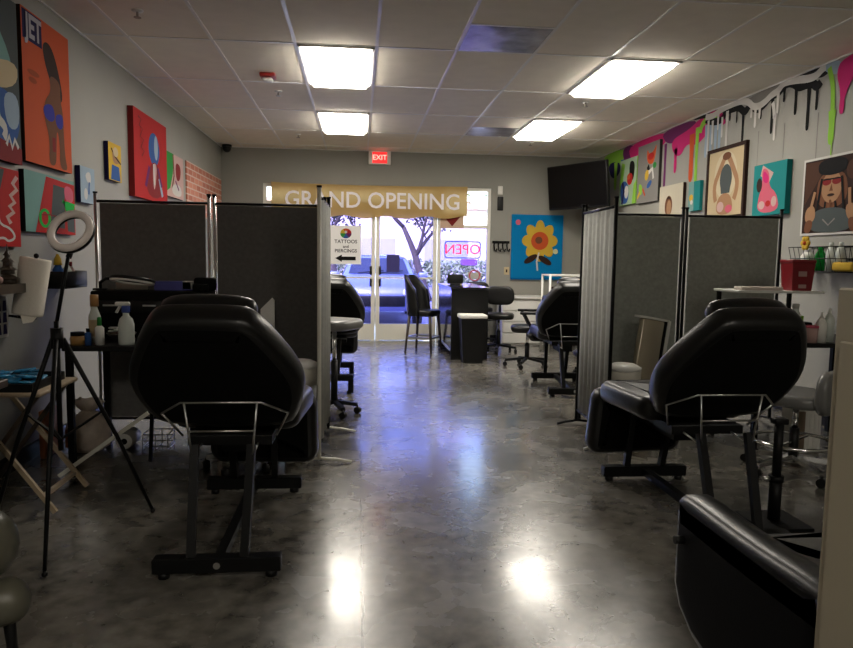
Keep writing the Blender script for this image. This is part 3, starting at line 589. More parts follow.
# ------------------------------------------------------------------ folding screens
def panel(parent, p0, p1, m_, z0=.13, z1=1.625, wavy=0, seam=True):
    p0, p1 = Vector((*p0, 0)), Vector((*p1, 0)); d = p1-p0; L_ = d.length; u = d.normalized(); nrm = Vector((-u.y, u.x, 0))
    n = 40; b = MB(); vs = []
    for off in (-.006, .006):
        for z in (z0, z1):
            for i in range(n+1):
                s_ = i/n; w_ = wavy*(math.sin(s_*46)+.5*math.sin(s_*23+1))
                vs.append(p0+d*(.025+.95*s_)+nrm*(off+w_)+Vector((0, 0, z)))
    N_ = n+1; fs = []
    for i in range(n):
        fs += [(i, i+1, N_+i+1, N_+i), (2*N_+i, 3*N_+i, 3*N_+i+1, 2*N_+i+1), (N_+i, N_+i+1, 3*N_+i+1, 3*N_+i), (i, 2*N_+i, 2*N_+i+1, i+1)]
    fs += [(0, N_, 3*N_, 2*N_), (n, 2*N_+n, 3*N_+n, N_+n)]
    b.add(vs, fs, m_, wavy > 0); b.build('panel', parent)
    for z in (z0-.012, z1+.012): r = MB(); r.tube([p0+Vector((0, 0, z)), p1+Vector((0, 0, z))], .010, M_STEEL, 8); r.build('rail', parent)
def pole(parent, x, y, m_=None, h=1.69):
    b = MB(); b.cyl((x, y, .03), (x, y, h), .0125, m_ or M_STEEL, n=10); b.cyl((x, y, h), (x, y, h+.012), .016, M_STEEL, n=10); b.build('pole', parent)
def foot(parent, x, y, ang, L_=.2, m_=None):
    b = MB(); c, s_ = math.cos(math.radians(ang)), math.sin(math.radians(ang))
    b.tube([(x-c*L_, y-s_*L_, .010), (x-c*L_*.6, y-s_*L_*.6, .026), (x, y, .038), (x+c*L_*.6, y+s_*L_*.6, .026), (x+c*L_, y+s_*L_, .010)], .0095, m_ or M_CREAM, 8)
    b.build('foot', parent)
scr = thing('folding_screen', 'tall fabric folding screen around the left tattoo station', 'room divider', (0, 0, 0))
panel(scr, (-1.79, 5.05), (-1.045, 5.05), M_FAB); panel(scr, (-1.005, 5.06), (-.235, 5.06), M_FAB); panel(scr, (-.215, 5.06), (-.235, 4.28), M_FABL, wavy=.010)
for x, y, m_ in ((-1.80, 5.05, M_SILVER), (-1.04, 5.05, M_CHROME), (-1.005, 5.06, M_CHROME), (-.24, 5.075, M_STEEL), (-.212, 5.06, M_STEEL), (-.235, 4.27, M_CREAM)): pole(scr, x, y, m_)
foot(scr, -.235, 4.27, 0); foot(scr, -.212, 5.06, -8); foot(scr, -1.02, 5.055, 90); foot(scr, -1.795, 5.05, 90, .14)
scr2 = thing('folding_screen', 'tall grey folding screen around the right tattoo station', 'room divider', (0, 0, 0))
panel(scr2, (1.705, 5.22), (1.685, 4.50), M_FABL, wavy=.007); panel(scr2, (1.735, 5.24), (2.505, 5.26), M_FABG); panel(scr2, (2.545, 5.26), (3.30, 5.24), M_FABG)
for x, y in ((1.702, 5.225), (1.685, 4.495), (1.735, 5.25), (2.51, 5.26), (2.54, 5.26), (3.305, 5.24)): pole(scr2, x, y, M_STEEL)
foot(scr2, 1.71, 5.22, 0, .16, M_STEEL); foot(scr2, 1.685, 4.495, 0, .16); foot(scr2, 2.525, 5.26, 90, .16, M_STEEL); foot(scr2, 3.305, 5.24, 90, .16, M_STEEL)

# ------------------------------------------------------------------ tattoo chairs
BACK = [(-.27, -.02), (-.34, .11), (-.362, .24), (-.34, .35), (-.26, .51), (-.20, .60), (-.15, .625), (.15, .625), (.20, .60), (.26, .51), (.34, .35), (.362, .24), (.34, .11), (.27, -.02)]
def tattoo_chair(label, loc, rz, half=.505, drop=.40, group=None, rack=True, lift=0, swivel=0):
    t = thing('tattoo_chair', label, 'tattoo chair', loc, rz, group)
    bm_ = frame((0, -.16, .57), (-1, 0, 0), (0, -.40, .53))         # backrest plane: w faces the front
    if bm_.col[2][1] < 0: bm_ = frame((0, -.16, .57), (1, 0, 0), (0, -.40, .53))
    SW = RZ(swivel); bm_ = SW @ bm_
    b = MB(); b.cushion(chaikin(BACK, 2), .13, .045, M_VINYL, bm_ @ T(0, 0, .0), puff=.008, mback=M_SHELL); b.build('backrest', t)
    b = MB(); b.cushion(chaikin([(-.15, .0), (-.2, .06), (-.17, .14), (.17, .14), (.2, .06), (.15, 0)], 2), .10, .04, M_VINYL, bm_ @ T(0, .475, .085), puff=.006); b.build('headrest', t)
    b = MB(); b.cushion(rrect(.58, .56, .08), .12, .045, M_VINYL, SW @ T(0, .19, .55), puff=.008, mback=M_SHELL); b.build('seat', t)
    lm = frame((0, .50, .55), (-1, 0, 0), (0, .10, -.50))
    if lm.col[2][1] < 0: lm = frame((0, .50, .55), (1, 0, 0), (0, .10, -.50))
    b = MB(); b.cushion([(x, y+drop/2) for x, y in rrect(.58, drop, .07)], .12, .045, M_VINYL, SW @ lm, puff=.008, mback=M_SHELL); b.build('leg_rest', t)
    for s_ in (-1, 1):
        b = MB(); b.rbox((0, s_*half, .055+lift), (.50, .06, .06), M_STEEL, .004, 1, smooth=False); b.cyl((0, s_*half-.031, .055+lift), (0, s_*half+.031, .055+lift), .014, M_SILVER, n=10)
        o = b.build('cross_bar', t)
        for sx in (-1, 1):
            f = MB()
            if lift: f.rbox((sx*.225, s_*half, (lift+.02)/2+.015), (.05, .06, lift+.02), M_STEEL, .004, 1, smooth=False)
            f.cyl((sx*.21, s_*half, 0), (sx*.21, s_*half, .026), .024, M_BLKPL, n=12); f.build('glide', o)
    for sx in (-1, 1):
        b = MB(); b.bar((sx*.105, -half, .08+lift), (sx*.115, -half+.14, .50), .034, .034, M_STEEL); b.build('leg', t)
        b = MB(); b.bar((sx*.105, half, .08+lift), (sx*.115, half-.10, .50), .034, .034, M_STEEL); b.build('leg', t)
    b = MB(); b.bar((0, -half+.03, .055+lift), (0, half-.03, .055+lift), .04, .04, M_STEEL); b.build('floor_rail', t)
    b = MB(); b.box((0, .1, .475), (.36, .62, .04), M_STEEL); b.box((0, .12, .42), (.14, .26, .10), M_STEEL); b.build('under_frame', t)
    if rack:
        r = MB(); y0, z0, z1 = -.41, .685, .45; q = .0048
        r.tube([(-.26, y0+.10, .62), (-.16, y0, z0), (.16, y0, z0), (.26, y0+.10, .62)], q, M_SILVER, 6)
        for sx in (-1, 1):
            r.tube([(sx*.145, y0, z0), (sx*.120, y0+.02, z1)], q, M_SILVER, 6); r.tube([(sx*.26, y0+.10, .62), (sx*.20, y0+.2, .50)], q, M_SILVER, 6)
            r.tube([(sx*.12, y0+.02, z1), (sx*.12, y0+.30, z1+.02)], q, M_SILVER, 6)
        r.tube([(-.135, y0+.01, .565), (.135, y0+.01, .565)], q, M_SILVER, 6); r.build('wire_rack', t)
    return t
TG = 'black padded tattoo chairs'
tattoo_chair('black padded tattoo chair nearest on the left, its broad back to the viewer', (-.552, 3.26, 0), 0, group=TG, swivel=-5)
tattoo_chair('black padded tattoo chair nearest on the right, beside the upright post stand', (1.68, 3.365, 0), 0, group=TG, swivel=5.5)
tattoo_chair('black tattoo chair far on the right beyond the grey folding screen', (2.06, 6.75, 0), -4, half=.44, drop=.14, group=TG)
tattoo_chair('black tattoo chair half hidden behind the left folding screen, nearer the glass doors', (-.29, 6.90, 0), 0, half=.39, drop=.30, rack=False, lift=.10, group=TG)

def arm_stand(label, loc, h, g='armrest stands'):
    t = thing('armrest_stand', label, 'stand', loc, 0, g)
    b = MB(); b.rbox((0, 0, .008), (.26, .26, .016), M_STEEL, .003, 1, smooth=False); b.build('base_plate', t)
    b = MB(); b.cyl((0, 0, .016), (0, 0, h*.45), .030, M_STEEL); b.cyl((0, 0, h*.45), (0, 0, h), .022, M_STEEL); b.build('post', t)
    b = MB(); b.cyl((0, 0, h*.42), (0, 0, h*.48), .036, M_STEEL); b.cyl((-.07, 0, h*.45), (-.03, 0, h*.45), .010, M_SILVER, n=10); b.build('clamp_collar', t)
    b = MB(); b.rbox((0, 0, h+.012), (.07, .05, .03), M_STEEL, .004, 1); b.build('top_bracket', t)
arm_stand('black post stand with square floor plate behind the right tattoo chair', (2.055, 3.17, 0), .50)

# ------------------------------------------------------------------ seating
def office_chair(label, loc, rz, seat=.46, top=.88, arms=False, m_=None, chrome=False, ring=False, back=True, name='office_chair', cat='office chair', R=.26, g=None):
    m_ = m_ or M_VINYL; t = thing(name, label, cat, loc, rz, g); mb_ = M_CHROME if chrome else M_BLKPL
    b = MB(); b.cushion(rrect(.42, .40, .12), .08, .035, m_, T(0, 0, seat)); b.build('seat', t)
    if back:
        b = MB(); b.cushion(rrect(.40, .26, .10), .07, .03, m_, frame((0, -.20, top-.13), (-1, 0, 0), (0, -.05, 1))); b.build('backrest', t)
        b = MB(); b.tube([(0, -.08, seat-.05), (0, -.24, seat-.04), (0, -.25, top-.15)], .016, mb_, 8); b.build('back_stem', t)
    b = MB(); b.cyl((0, 0, .09), (0, 0, seat*.6), .028, M_BLKPL); b.cyl((0, 0, seat*.55), (0, 0, seat-.03), .018, M_CHROME); b.bar((0, 0, seat-.055), (.22, .02, seat-.075), .02, .012, M_BLKPL); b.build('gas_column', t)
    for i in range(5):
        a = 2*PI*i/5+.3; b = MB(); b.bar((0, 0, .105), (R*math.cos(a), R*math.sin(a), .075), .035, .028, mb_); o = b.build('base_arm', t)
        c = MB(); c.cyl((R*math.cos(a)-.018, R*math.sin(a), .027), (R*math.cos(a)+.018, R*math.sin(a), .027), .027, M_BLKPL); c.cyl((R*math.cos(a), R*math.sin(a), .03), (R*math.cos(a), R*math.sin(a), .07), .008, M_BLKPL, n=8); c.build('caster', o)
    if ring: b = MB(); b.torus((0, 0, .20), .235, .011, M_CHROME); b.bar((-.235, 0, .20), (.235, 0, .20), .012, .012, M_CHROME); b.build('foot_ring', t)
    if arms:
        for sx in (-1, 1):
            b = MB(); b.bar((sx*.25, -.05, seat-.02), (sx*.26, .06, seat+.19), .06, .03, M_BLKPL); b.rbox((sx*.255, -.02, seat+.20), (.07, .26, .03), M_BLKPL, .01); b.bar((sx*.12, 0, seat-.05), (sx*.25, -.04, seat-.03), .05, .02, M_BLKPL); b.build('armrest', t)
    return t
office_chair('black task chair behind the right end of the reception desk', (1.93, 9.45, 0), 165, .50, .90)
office_chair('black chair farther back whose top edge shows behind the desk chair', (1.80, 10.36, 0), 180, .52, .93)
office_chair('black office armchair just left of the far right tattoo chair', (2.02, 8.15, 0), 80, .46, .86, arms=True)
office_chair('low round black stool under the far right tattoo chair', (2.62, 7.5, 0), 0, .24, back=False, name='rolling_stool', cat='stool', R=.2)
office_chair('rolling stool with chrome foot ring and grey padded back at the right station', (2.66, 3.95, 0), 35, .47, .66, m_=M_GREYV, chrome=True, ring=True, name='rolling_stool', cat='stool', R=.29)
office_chair('dark rolling stool in the shadow beyond the left tattoo chair', (-.70, 4.20, 0), 20, .36, back=False, name='rolling_stool', cat='stool', chrome=True, R=.20)

office_chair('tall black stool with a grey seat just beyond the left folding screen', (-.19, 5.66, 0), 60, .74, back=False, m_=M_GREYV, name='rolling_stool', cat='stool', R=.19)
st = thing('bar_stool', 'black leather bar stool with curved back in front of the glass doors', 'bar stool', (.90, 9.52, 0), -118)
b = MB(); b.cushion(rrect(.40, .40, .10), .09, .035, M_VINYL, T(0, 0, .535)); b.build('seat', st)
b = MB(); pts_o = [(.23*math.sin(math.radians(a)), -.02-.21*math.cos(math.radians(a))) for a in range(-100, 101, 10)]; pts_i = [(.175*math.sin(math.radians(a)), -.02-.155*math.cos(math.radians(a))) for a in range(100, -101, -10)]
vs = []; no = len(pts_o)
for lvl in (.50, .60, .80, .95, 1.05):
    for x, y in pts_o+pts_i:
        fr = max(0, (y+.02)/.20); top = lvl if lvl < .62 else .60+(lvl-.60)*(1-.55*min(1, max(0, (y+.15)/.20)))
        vs.append((x, y-(lvl-.5)*.10, top))
k2 = 2*no
b.add(vs, [(l*k2+i, l*k2+(i+1) % k2, (l+1)*k2+(i+1) % k2, (l+1)*k2+i) for l in range(4) for i in range(k2)], M_VINYL, True)
for i in range(no-1): b.add(vs, [(4*k2+i, 4*k2+i+1, 4*k2+k2-2-i, 4*k2+k2-1-i), (i, k2-1-i, k2-2-i, i+1)], M_VINYL, True)
b.build('backrest', st)
for sx in (-1, 1):
    for sy in (-1, 1): b = MB(); b.cyl((sx*.15, sy*.15, .50), (sx*.19, sy*.19, 0), .022, M_DWOOD, .014, 10); b.build('leg', st)
b = MB()
for a, c in (((-.175, .175), (.175, .175)), ((-.175, -.175), (.175, -.175)), ((-.175, -.175), (-.175, .175)), ((.175, -.175), (.175, .175))): b.bar((*a, .20), (*c, .20), .02, .025, M_SILVER)
b.build('foot_rail', st)

# foreground armchairs
ac = thing('leather_armchair', 'black leather armchair in the right foreground beside the beige cabinet', 'armchair', (1.46, 1.83, 0), 0)
def arm(x):
    b = MB(); prof = [(.40, .02), (.40, .465), (.385, .495), (.34, .505), (.0, .50), (-.36, .52), (-.40, .50), (-.40, .02)]
    m_ = Matrix(((0, 0, 1, x), (1, 0, 0, 0), (0, 1, 0, 0), (0, 0, 0, 1)))
    b.cushion(prof_r(prof), .13, .045, M_VINYL, m_, puff=0, mback=M_SHELL); return b
def prof_r(p): return chaikin([(a, c) for a, c in p], 2)
for x in (-.315, .315): arm(x).build('arm', ac)
b = MB(); b.cushion(rrect(.50, .60, .06), .16, .06, M_GREYV, T(0, .05, .30), puff=.01); b.build('seat_cushion', ac)
b = MB(); b.rbox((0, .02, .13), (.52, .72, .18), M_SHELL, .01); b.build('seat_base', ac)
b = MB(); b.cushion(rrect(.56, .62, .07), .14, .06, M_VINYL, frame((0, -.30, .45), (1, 0, 0), (0, -.06, 1)), puff=.01); b.build('backrest', ac)
b = MB(); b.cyl((-.38, .32, .36), (-.41, .32, .36), .014, M_BLKPL, n=10); b.build('recline_knob', ac)
for sx in (-1, 1):
    for sy in (-1, 1): b = MB(); b.cyl((sx*.28, sy*.32, 0), (sx*.28, sy*.32, .05), .022, M_BLKPL, .026, 10); b.build('leg', ac)
M_OLV = mat('olive_black_leather', (.10, .096, .07), .38, bump=(30, .08))
lc = thing('padded_chair', 'olive black padded chair cropped by the lower left edge', 'chair', (-1.36, 2.13, 0), 0)
def sausage(p0, p1, r): 
    p0, p1 = Vector(p0), Vector(p1); d = (p1-p0).normalized(); n = 6; pts = []; rr = []
    for i in range(n+1): a = PI/2*i/n; pts.append(p0-d*r*math.cos(a)*.8); rr.append(max(.004, r*math.sin(a)))
    for i in range(n+1): a = PI/2*(1-i/n); pts.append(p1+d*r*math.cos(a)*.8); rr.append(max(.004, r*math.sin(a)))
    return pts, rr
b = MB(); p_, r_ = sausage((-.30, -.08, .375), (.25, .02, .40), .105); b.tube(p_, r_, M_OLV, 16); b.build('arm_pad', lc)
b = MB(); p_, r_ = sausage((-.30, -.16, .11), (.31, .02, .225), .07); b.tube(p_, r_, M_OLV, 16); b.build('seat_roll', lc)
b = MB(); b.rbox((-.05, -.22, .24), (.56, .40, .12), M_OLV, .05, 3); b.build('seat', lc)
b = MB(); b.rbox((-.05, -.40, .48), (.56, .10, .46), M_OLV, .05, 3); b.build('backrest', lc)
for x, y in ((-.28, 0), (.30, .05), (-.28, -.38), (.22, -.38)): b = MB(); b.cyl((x, y, 0), (x*.95, y, .20), .014, M_BLKPL, .02, 10); b.build('leg', lc)

# beige cabinet in the right foreground
bc = thing('metal_cabinet', 'beige metal cabinet cropped by the right edge of the photo', 'cabinet', (1.243, .94, 0), 0)
b = MB(); b.rbox((0, 0, .615), (.46, .90, 1.23), M_BEIGE, .004, 1, smooth=False); b.build('body', bc)
for y0, y1 in ((-.42, -.01), (.01, .42)):
    b = MB(); b.rbox((-.235, (y0+y1)/2, .57), (.012, y1-y0, 1.10), M_BEIGE, .003, 1, smooth=False); o = b.build('door', bc)
    h = MB(); h.cyl((-.262, -.03 if y0 < -.1 else .03, .75), (-.262, -.03 if y0 < -.1 else .03, .87), .006, M_SILVER, n=8); h.cyl((-.24, -.03 if y0 < -.1 else .03, .76), (-.264, -.03 if y0 < -.1 else .03, .76), .005, M_SILVER, n=8); h.cyl((-.24, -.03 if y0 < -.1 else .03, .86), (-.264, -.03 if y0 < -.1 else .03, .86), .005, M_SILVER, n=8); h.build('handle', o)

# ------------------------------------------------------------------ reception desk and far right furniture
dk = thing('reception_desk', 'black reception desk in front of the right window', 'desk', (1.405, 9.4, 0), 0)
b = MB(); b.box((0, -.685, .445), (.47, .03, .89), M_BLKPL); b.build('end_panel', dk)
b = MB(); b.box((-.22, 0, .50), (.03, 1.34, .78), mat('smoked_panel', (.02, .022, .03), .12)); b.build('front_panel', dk)
b = MB(); b.box((0, .685, .445), (.47, .03, .89), M_BLKPL); b.build('end_panel', dk)
b = MB(); b.rbox((0, 0, .905), (.50, 1.44, .03), mat('black_gloss', (.012, .012, .014), .12), .004, 1, smooth=False); b.build('desk_top', dk)
b = MB(); b.bar((-.232, -.66, .12), (-.232, .66, .12), .02, .03, M_SILVER); b.build('kick_rail', dk)
mo = thing('monitor', 'small black monitor standing on the reception desk', 'monitor', (1.34, 9.62, .92), 0)
b = MB(); b.rbox((0, 0, .075), (.22, .03, .13), M_BLKPL, .006); b.build('screen', mo); b = MB(); b.rbox((0, .02, .008), (.14, .10, .016), M_BLKPL, .004); b.build('stand', mo)
b = MB(); b.box((0, 0, .045), (.10, .012, .09), mat('lemon_card', (.78, .70, .40), .6)); tag(b.build('card_holder', None, T(1.42, 9.86, .92)), 'small pale yellow card standing behind the desk monitor', 'card')
tb = thing('trash_bin', 'black trash bin with white lid in front of the reception desk', 'trash bin', (1.405, 8.50, 0), 0)
b = MB(); vs = []
for z, w, d_ in ((0, .24, .20), (.55, .31, .25)): vs += [(-w/2, -d_/2, z), (w/2, -d_/2, z), (w/2, d_/2, z), (-w/2, d_/2, z)]
b.add(vs, [(3, 2, 1, 0), (4, 5, 6, 7), (0, 1, 5, 4), (1, 2, 6, 5), (2, 3, 7, 6), (3, 0, 4, 7)], M_BLKPL); b.build('bin', tb)
b = MB(); b.rbox((0, 0, .575), (.34, .28, .05), M_WHITE, .015); b.build('lid', tb)
dr = thing('drawer_chest', 'low white chest of drawers against the back wall', 'chest of drawers', (2.46, 10.42, 0), 0)
b = MB(); b.box((0, .02, .35), (.64, .42, .70), M_WHITE); b.box((0, 0, .715), (.68, .48, .03), M_WHITE); b.build('body', dr)
for i in range(4): b = MB(); b.rbox((0, -.20, .10+.165*i), (.61, .02, .145), M_WHITE, .004, 1, smooth=False); b.build('drawer', dr)
b = MB(); b.cyl((0, 0, 0), (0, 0, .14), .04, PINK, .03); tag(b.build('bottle', None, T(2.22, 10.40, .73)), 'pink bottle standing on the white chest of drawers', 'bottle')
rk = thing('wire_shelf', 'white tubular shelf rack behind the far right tattoo chair', 'shelf rack', (2.86, 9.5, 0), 0)
for sx in (-1, 1):
    for sy in (-1, 1): b = MB(); b.cyl((sx*.26, sy*.2, 0), (sx*.26, sy*.2, 1.08), .016, M_WHITE, n=10); b.build('post', rk)
for z in (.35, .72, 1.07): b = MB(); b.rbox((0, 0, z), (.54, .42, .022), M_WHITE, .004, 1, smooth=False); b.build('shelf', rk)
b = MB(); b.rbox((0, 0, .09), (.16, .20, .18), DBRN, .01); tag(b.build('box', None, T(2.72, 9.42, .732)), 'brown box on the white tubular rack', 'box')

# ------------------------------------------------------------------ left workstation
wt = thing('work_table', 'black work table along the left station under the bottles', 'table', (-1.33, 4.53, 0), 0)
b = MB(); b.rbox((0, 0, .725), (.76, .66, .03), M_BLKPL, .004, 1, smooth=False); b.build('table_top', wt)
for sx in (-1, 1):
    for sy in (-1, 1): b = MB(); b.box((sx*.35, sy*.30, .355), (.035, .035, .71), M_STEEL); b.build('leg', wt)
cs = thing('storage_case', 'long black tool case at the back of the left work table', 'case', (-1.33, 4.74, .741), 0)
b = MB(); b.rbox((0, 0, .15), (.74, .22, .30), M_SHELL, .008, 1); b.build('body', cs)
for i in range(3): b = MB(); b.rbox((-.245+.245*i, -.118, .20), (.23, .016, .08), M_BLKPL, .004, 1); o = b.build('drawer', cs); h = MB(); h.bar((-.285+.245*i, -.132, .21), (-.205+.245*i, -.132, .21), .012, .01, M_SILVER); h.build('handle', o)
def bottle(label, loc, prof, m_, cap=None, capm=None, lab=None, g='bottles on the left work table', name='bottle', cat='bottle'):
    t = thing(name, label, cat, loc, 0, g); b = MB(); b.lathe(prof, (0, 0, 0), m_); b.build('body', t)
    if cap: b = MB(); b.lathe(cap, (0, 0, 0), capm); b.build('cap', t)
    if lab: b = MB(); b.lathe(lab[0], (0, 0, 0), lab[1]); b.build('paper_label', t)
    return t
M_FROST = mat('frosted_plastic', (.62, .66, .62), .25)
sp = bottle('frosted spray bottle with white and blue trigger on the left table', (-1.37, 4.28, .741), [(.044, 0), (.046, .02), (.046, .12), (.036, .155), (.018, .175), (.018, .19)], M_FROST)
b = MB(); b.rbox((0, 0, .212), (.045, .03, .045), mat('trigger_blue', (.05, .09, .35), .4), .008); b.build('collar', sp)
b = MB(); b.rbox((-.018, 0, .242), (.085, .03, .026), M_WHITE, .008); b.bar((-.03, 0, .235), (-.055, 0, .19), .02, .012, M_WHITE); b.build('trigger', sp)
bottle('small white bottle with green cap on the left table', (-1.52, 4.27, .741), [(.026, 0), (.026, .10), (.012, .115)], M_WHITE, [(.013, .112), (.012, .16), (.006, .165)], GRN)
bottle('clear bottle with amber cap and pale label on the left table', (-1.585, 4.38, .741), [(.034, 0), (.034, .16), (.02, .20), (.016, .22)], M_FROST, [(.024, .22), (.024, .29)], mat('amber_cap', (.40, .20, .06), .4), ([(.0345, .04), (.0345, .14)], SAND))
bottle('short amber jar at the left end of the table', (-1.645, 4.27, .741), [(.04, 0), (.042, .04), (.036, .055)], mat('amber_jar', (.40, .22, .07), .3), [(.038, .055), (.038, .075)], BLK, name='jar', cat='jar')
bottle('small dark blue bottle beside the amber jar', (-1.575, 4.24, .741), [(.018, 0), (.018, .07), (.008, .08)], BLUE, [(.010, .08), (.010, .10)], BLK)
for k_, (x, y, lb) in enumerate(((-1.46, 4.47, 'bowl of crumpled pale wrappers left of the spray bottle'), (-1.24, 4.42, 'bowl of crumpled pale wrappers right of the spray bottle'))):
    t = thing('bowl', lb, 'bowl', (x, y, .741), 0, 'bowls on the left work table')
    b = MB(); b.lathe([(.045, 0), (.085, .045), (.088, .05), (.08, .048), (.04, .006)], (0, 0, 0), M_SILVER); b.build('dish', t)
    b = MB(); r = random.Random(k_)
    for _ in range(14): a = r.uniform(0, 6.3); q = r.uniform(0, .055); b.rbox((q*math.cos(a), q*math.sin(a), r.uniform(.04, .085)), (.05, .035, .012), random.choice([WHT, PALE, M_FROST]), .004, 1, RZ(0))
    o = b.build('wrappers', t); o['kind'] = 'stuff'
b = MB(); b.rbox((0, 0, .03), (.24, .12, .06), mat('glove_box_blue', (.07, .07, .30), .5), .004, 1, smooth=False); b.rbox((.11, -.005, .035), (.10, .11, .055), WHT, .004, 1); tag(b.build('glove_box', None, T(-1.215, 4.795, 1.042)), 'dark blue glove box with white end on the black case', 'box')
b = MB(); b.rbox((0, 0, .04), (.20, .03, .08), mat('card_white', (.66, .60, .54), .6), .004, 1); tag(b.build('paper_box', None, T(-1.50, 4.82, 1.042)), 'pale paper box standing at the back of the black case', 'box')
b = MB(); b.rbox((0, 0, .025), (.10, .12, .05), M_SHELL, .012); b.rbox((.02, .01, .045), (.14, .08, .09), M_SHELL, .02); tag(b.build('power_supply', None, T(-1.02, 4.70, 1.042)), 'low black device on the right end of the black case', 'device')
def ring_light(label, R_, r_, M, parentname='ring_light', lit=True):
    t = thing(parentname, label, 'ring light'); t.matrix_world = M; return t
M_RING = mat('ring_diffuser', (.90, .80, .76), .45)
rl = thing('ring_light', 'white ring light on a black tripod stand by the left wall', 'ring light', (-1.32, 3.20, 0), 0)
feet = ((.09, -.41), (.31, .28), (-.38, .16))
for x, y in feet:
    b = MB(); b.tube([(x*.06, y*.06, .90), (x*.6, y*.6, .42), (x, y, .012)], [.011, .010, .008], M_STEEL, 8); b.ball((x, y, .012), .012, M_BLKPL); b.build('leg', rl)
    b = MB(); b.bar((0, 0, .45), (x*.45, y*.45, .55), .012, .008, M_STEEL); b.build('brace', rl)
b = MB(); b.cyl((0, 0, .40), (0, 0, .98), .011, M_STEEL); b.cyl((0, 0, .86), (0, 0, .95), .026, M_STEEL); b.cyl((0, 0, .97), (.06, 0, 1.27), .008, M_STEEL); b.build('pole', rl)
RM = T(.075, -.01, 1.375) @ RX(62) @ RY(-8)
b = MB(); b.torus((0, 0, 0), .085, .017, M_RING, RM); b.build('ring_diffuser', rl)
b = MB(); b.torus((0, 0, -.012), .087, .017, M_BLKPL, RM); b.cyl((.06, 0, 1.26), (.066, .02, 1.295), .012, M_BLKPL); b.build('ring_housing', rl)
r2 = thing('ring_light', 'black ring light lying flat on its arm above the left work table', 'ring light', (-1.45, 4.71, 1.042), 0)
R2 = T(.02, -.10, .075) @ RX(-9) @ RY(5)
b = MB(); b.torus((0, 0, 0), .125, .013, M_BLKPL, R2); b.build('ring_housing', r2)
b = MB(); b.torus((0, 0, -.014), .125, .010, M_WHITE, R2); b.build('ring_diffuser', r2)
b = MB(); b.tube([(-.22, .02, .008), (-.22, .02, .05), (-.16, -.04, .08), (-.10, -.10, .075)], .010, M_STEEL, 8); b.rbox((-.22, .02, .006), (.08, .06, .012), M_STEEL, .003, 1); b.build('flexible_arm', r2)
# bottles caddy behind the tripod
cd = thing('supply_caddy', 'dark caddy of supplies fixed to the left wall behind the tripod', 'caddy', (-1.93, 4.83, 1.05), 0)
b = MB(); b.rbox((.0, 0, .01), (.16, .34, .02), M_BLKPL, .004, 1); b.rbox((.075, 0, .06), (.01, .34, .10), M_BLKPL, .003, 1)
for sy in (-1, 1): b.rbox((0, sy*.165, .06), (.16, .01, .10), M_BLKPL, .003, 1)
b.build('tray', cd)
bottle('clear bottle with yellow cap in the wall caddy', (-1.93, 4.73, 1.071), [(.032, 0), (.032, .10), (.016, .13)], BLUE, [(.026, .13), (.02, .17), (.006, .20)], YEL, g='bottles in the wall caddy')
bottle('pale squeeze bottle in the wall caddy', (-1.91, 4.82, 1.071), [(.03, 0), (.03, .09), (.012, .13)], M_FROST, [(.008, .13), (.003, .17)], WHT, g='bottles in the wall caddy')
bottle('pink bottle at the right of the wall caddy', (-1.93, 4.92, 1.071), [(.03, 0), (.03, .09), (.012, .12)], PALE, [(.014, .12), (.014, .15)], DRED, g='bottles in the wall caddy')
pt = thing('paper_towel', 'large paper towel roll on a tilted wall holder at left', 'paper towel'); pt.matrix_world = T(-1.90, 4.22, .92) @ RX(-3) @ RY(9)
b = MB(); b.lathe([(.022, 0), (.080, 0), (.082, .01), (.082, .32), (.080, .33), (.022, .33), (.022, 0)], (0, 0, 0), mat('paper_white', (.86, .80, .70), .9, bump=(70, .15)), 28); b.build('roll', pt)
b = MB(); b.flat([(.0, -.0826, .0), (.075, -.050, .0), (.06, -.06, -.03), (.02, -.084, -.045)], _mats['paper_white']); b.build('loose_sheet', pt, fix=False)
b = MB(); b.cyl((0, 0, -.015), (0, 0, .345), .009, M_STEEL, n=10); b.ball((0, 0, .345), .014, M_STEEL); b.cyl((0, 0, -.02), (0, 0, -.008), .05, M_STEEL); b.bar((0, 0, -.02), (-.095, 0, -.02), .03, .012, M_STEEL); b.build('holder', pt)
sh = MB(); sh.box((.075, 0, 0), (.15, .40, .05), M_DWOOD); tag(sh.build('wall_shelf', None, T(XL+.001, 4.02, 1.08)), 'short dark wall shelf at the far left edge', 'shelf')
pg = thing('ornament', 'small dark pagoda ornament on the wall shelf', 'ornament', (-1.94, 4.10, 1.106), 0)
b = MB()
for i, (w, z) in enumerate(((.085, 0), (.07, .05), (.05, .095), (.03, .13))):
    b.rbox((0, 0, z+.014), (w*.75, w*.75, .03), M_DWOOD, .003, 1); b.lathe([(w*.75, z+.026), (w*.5, z+.036), (w*.3, z+.048)], (0, 0, 0), M_DWOOD, 8, smooth=False)
b.build('tower', pg); b = MB(); b.cyl((0, 0, .165), (0, 0, .22), .006, M_DWOOD, .001, 8); b.build('spire', pg)
b = MB(); b.ball((0, 0, .022), (.02, .02, .022), PALE); tag(b.build('shell', None, T(-1.93, 3.98, 1.106)), 'small pale pebble beside the pagoda ornament', 'pebble')

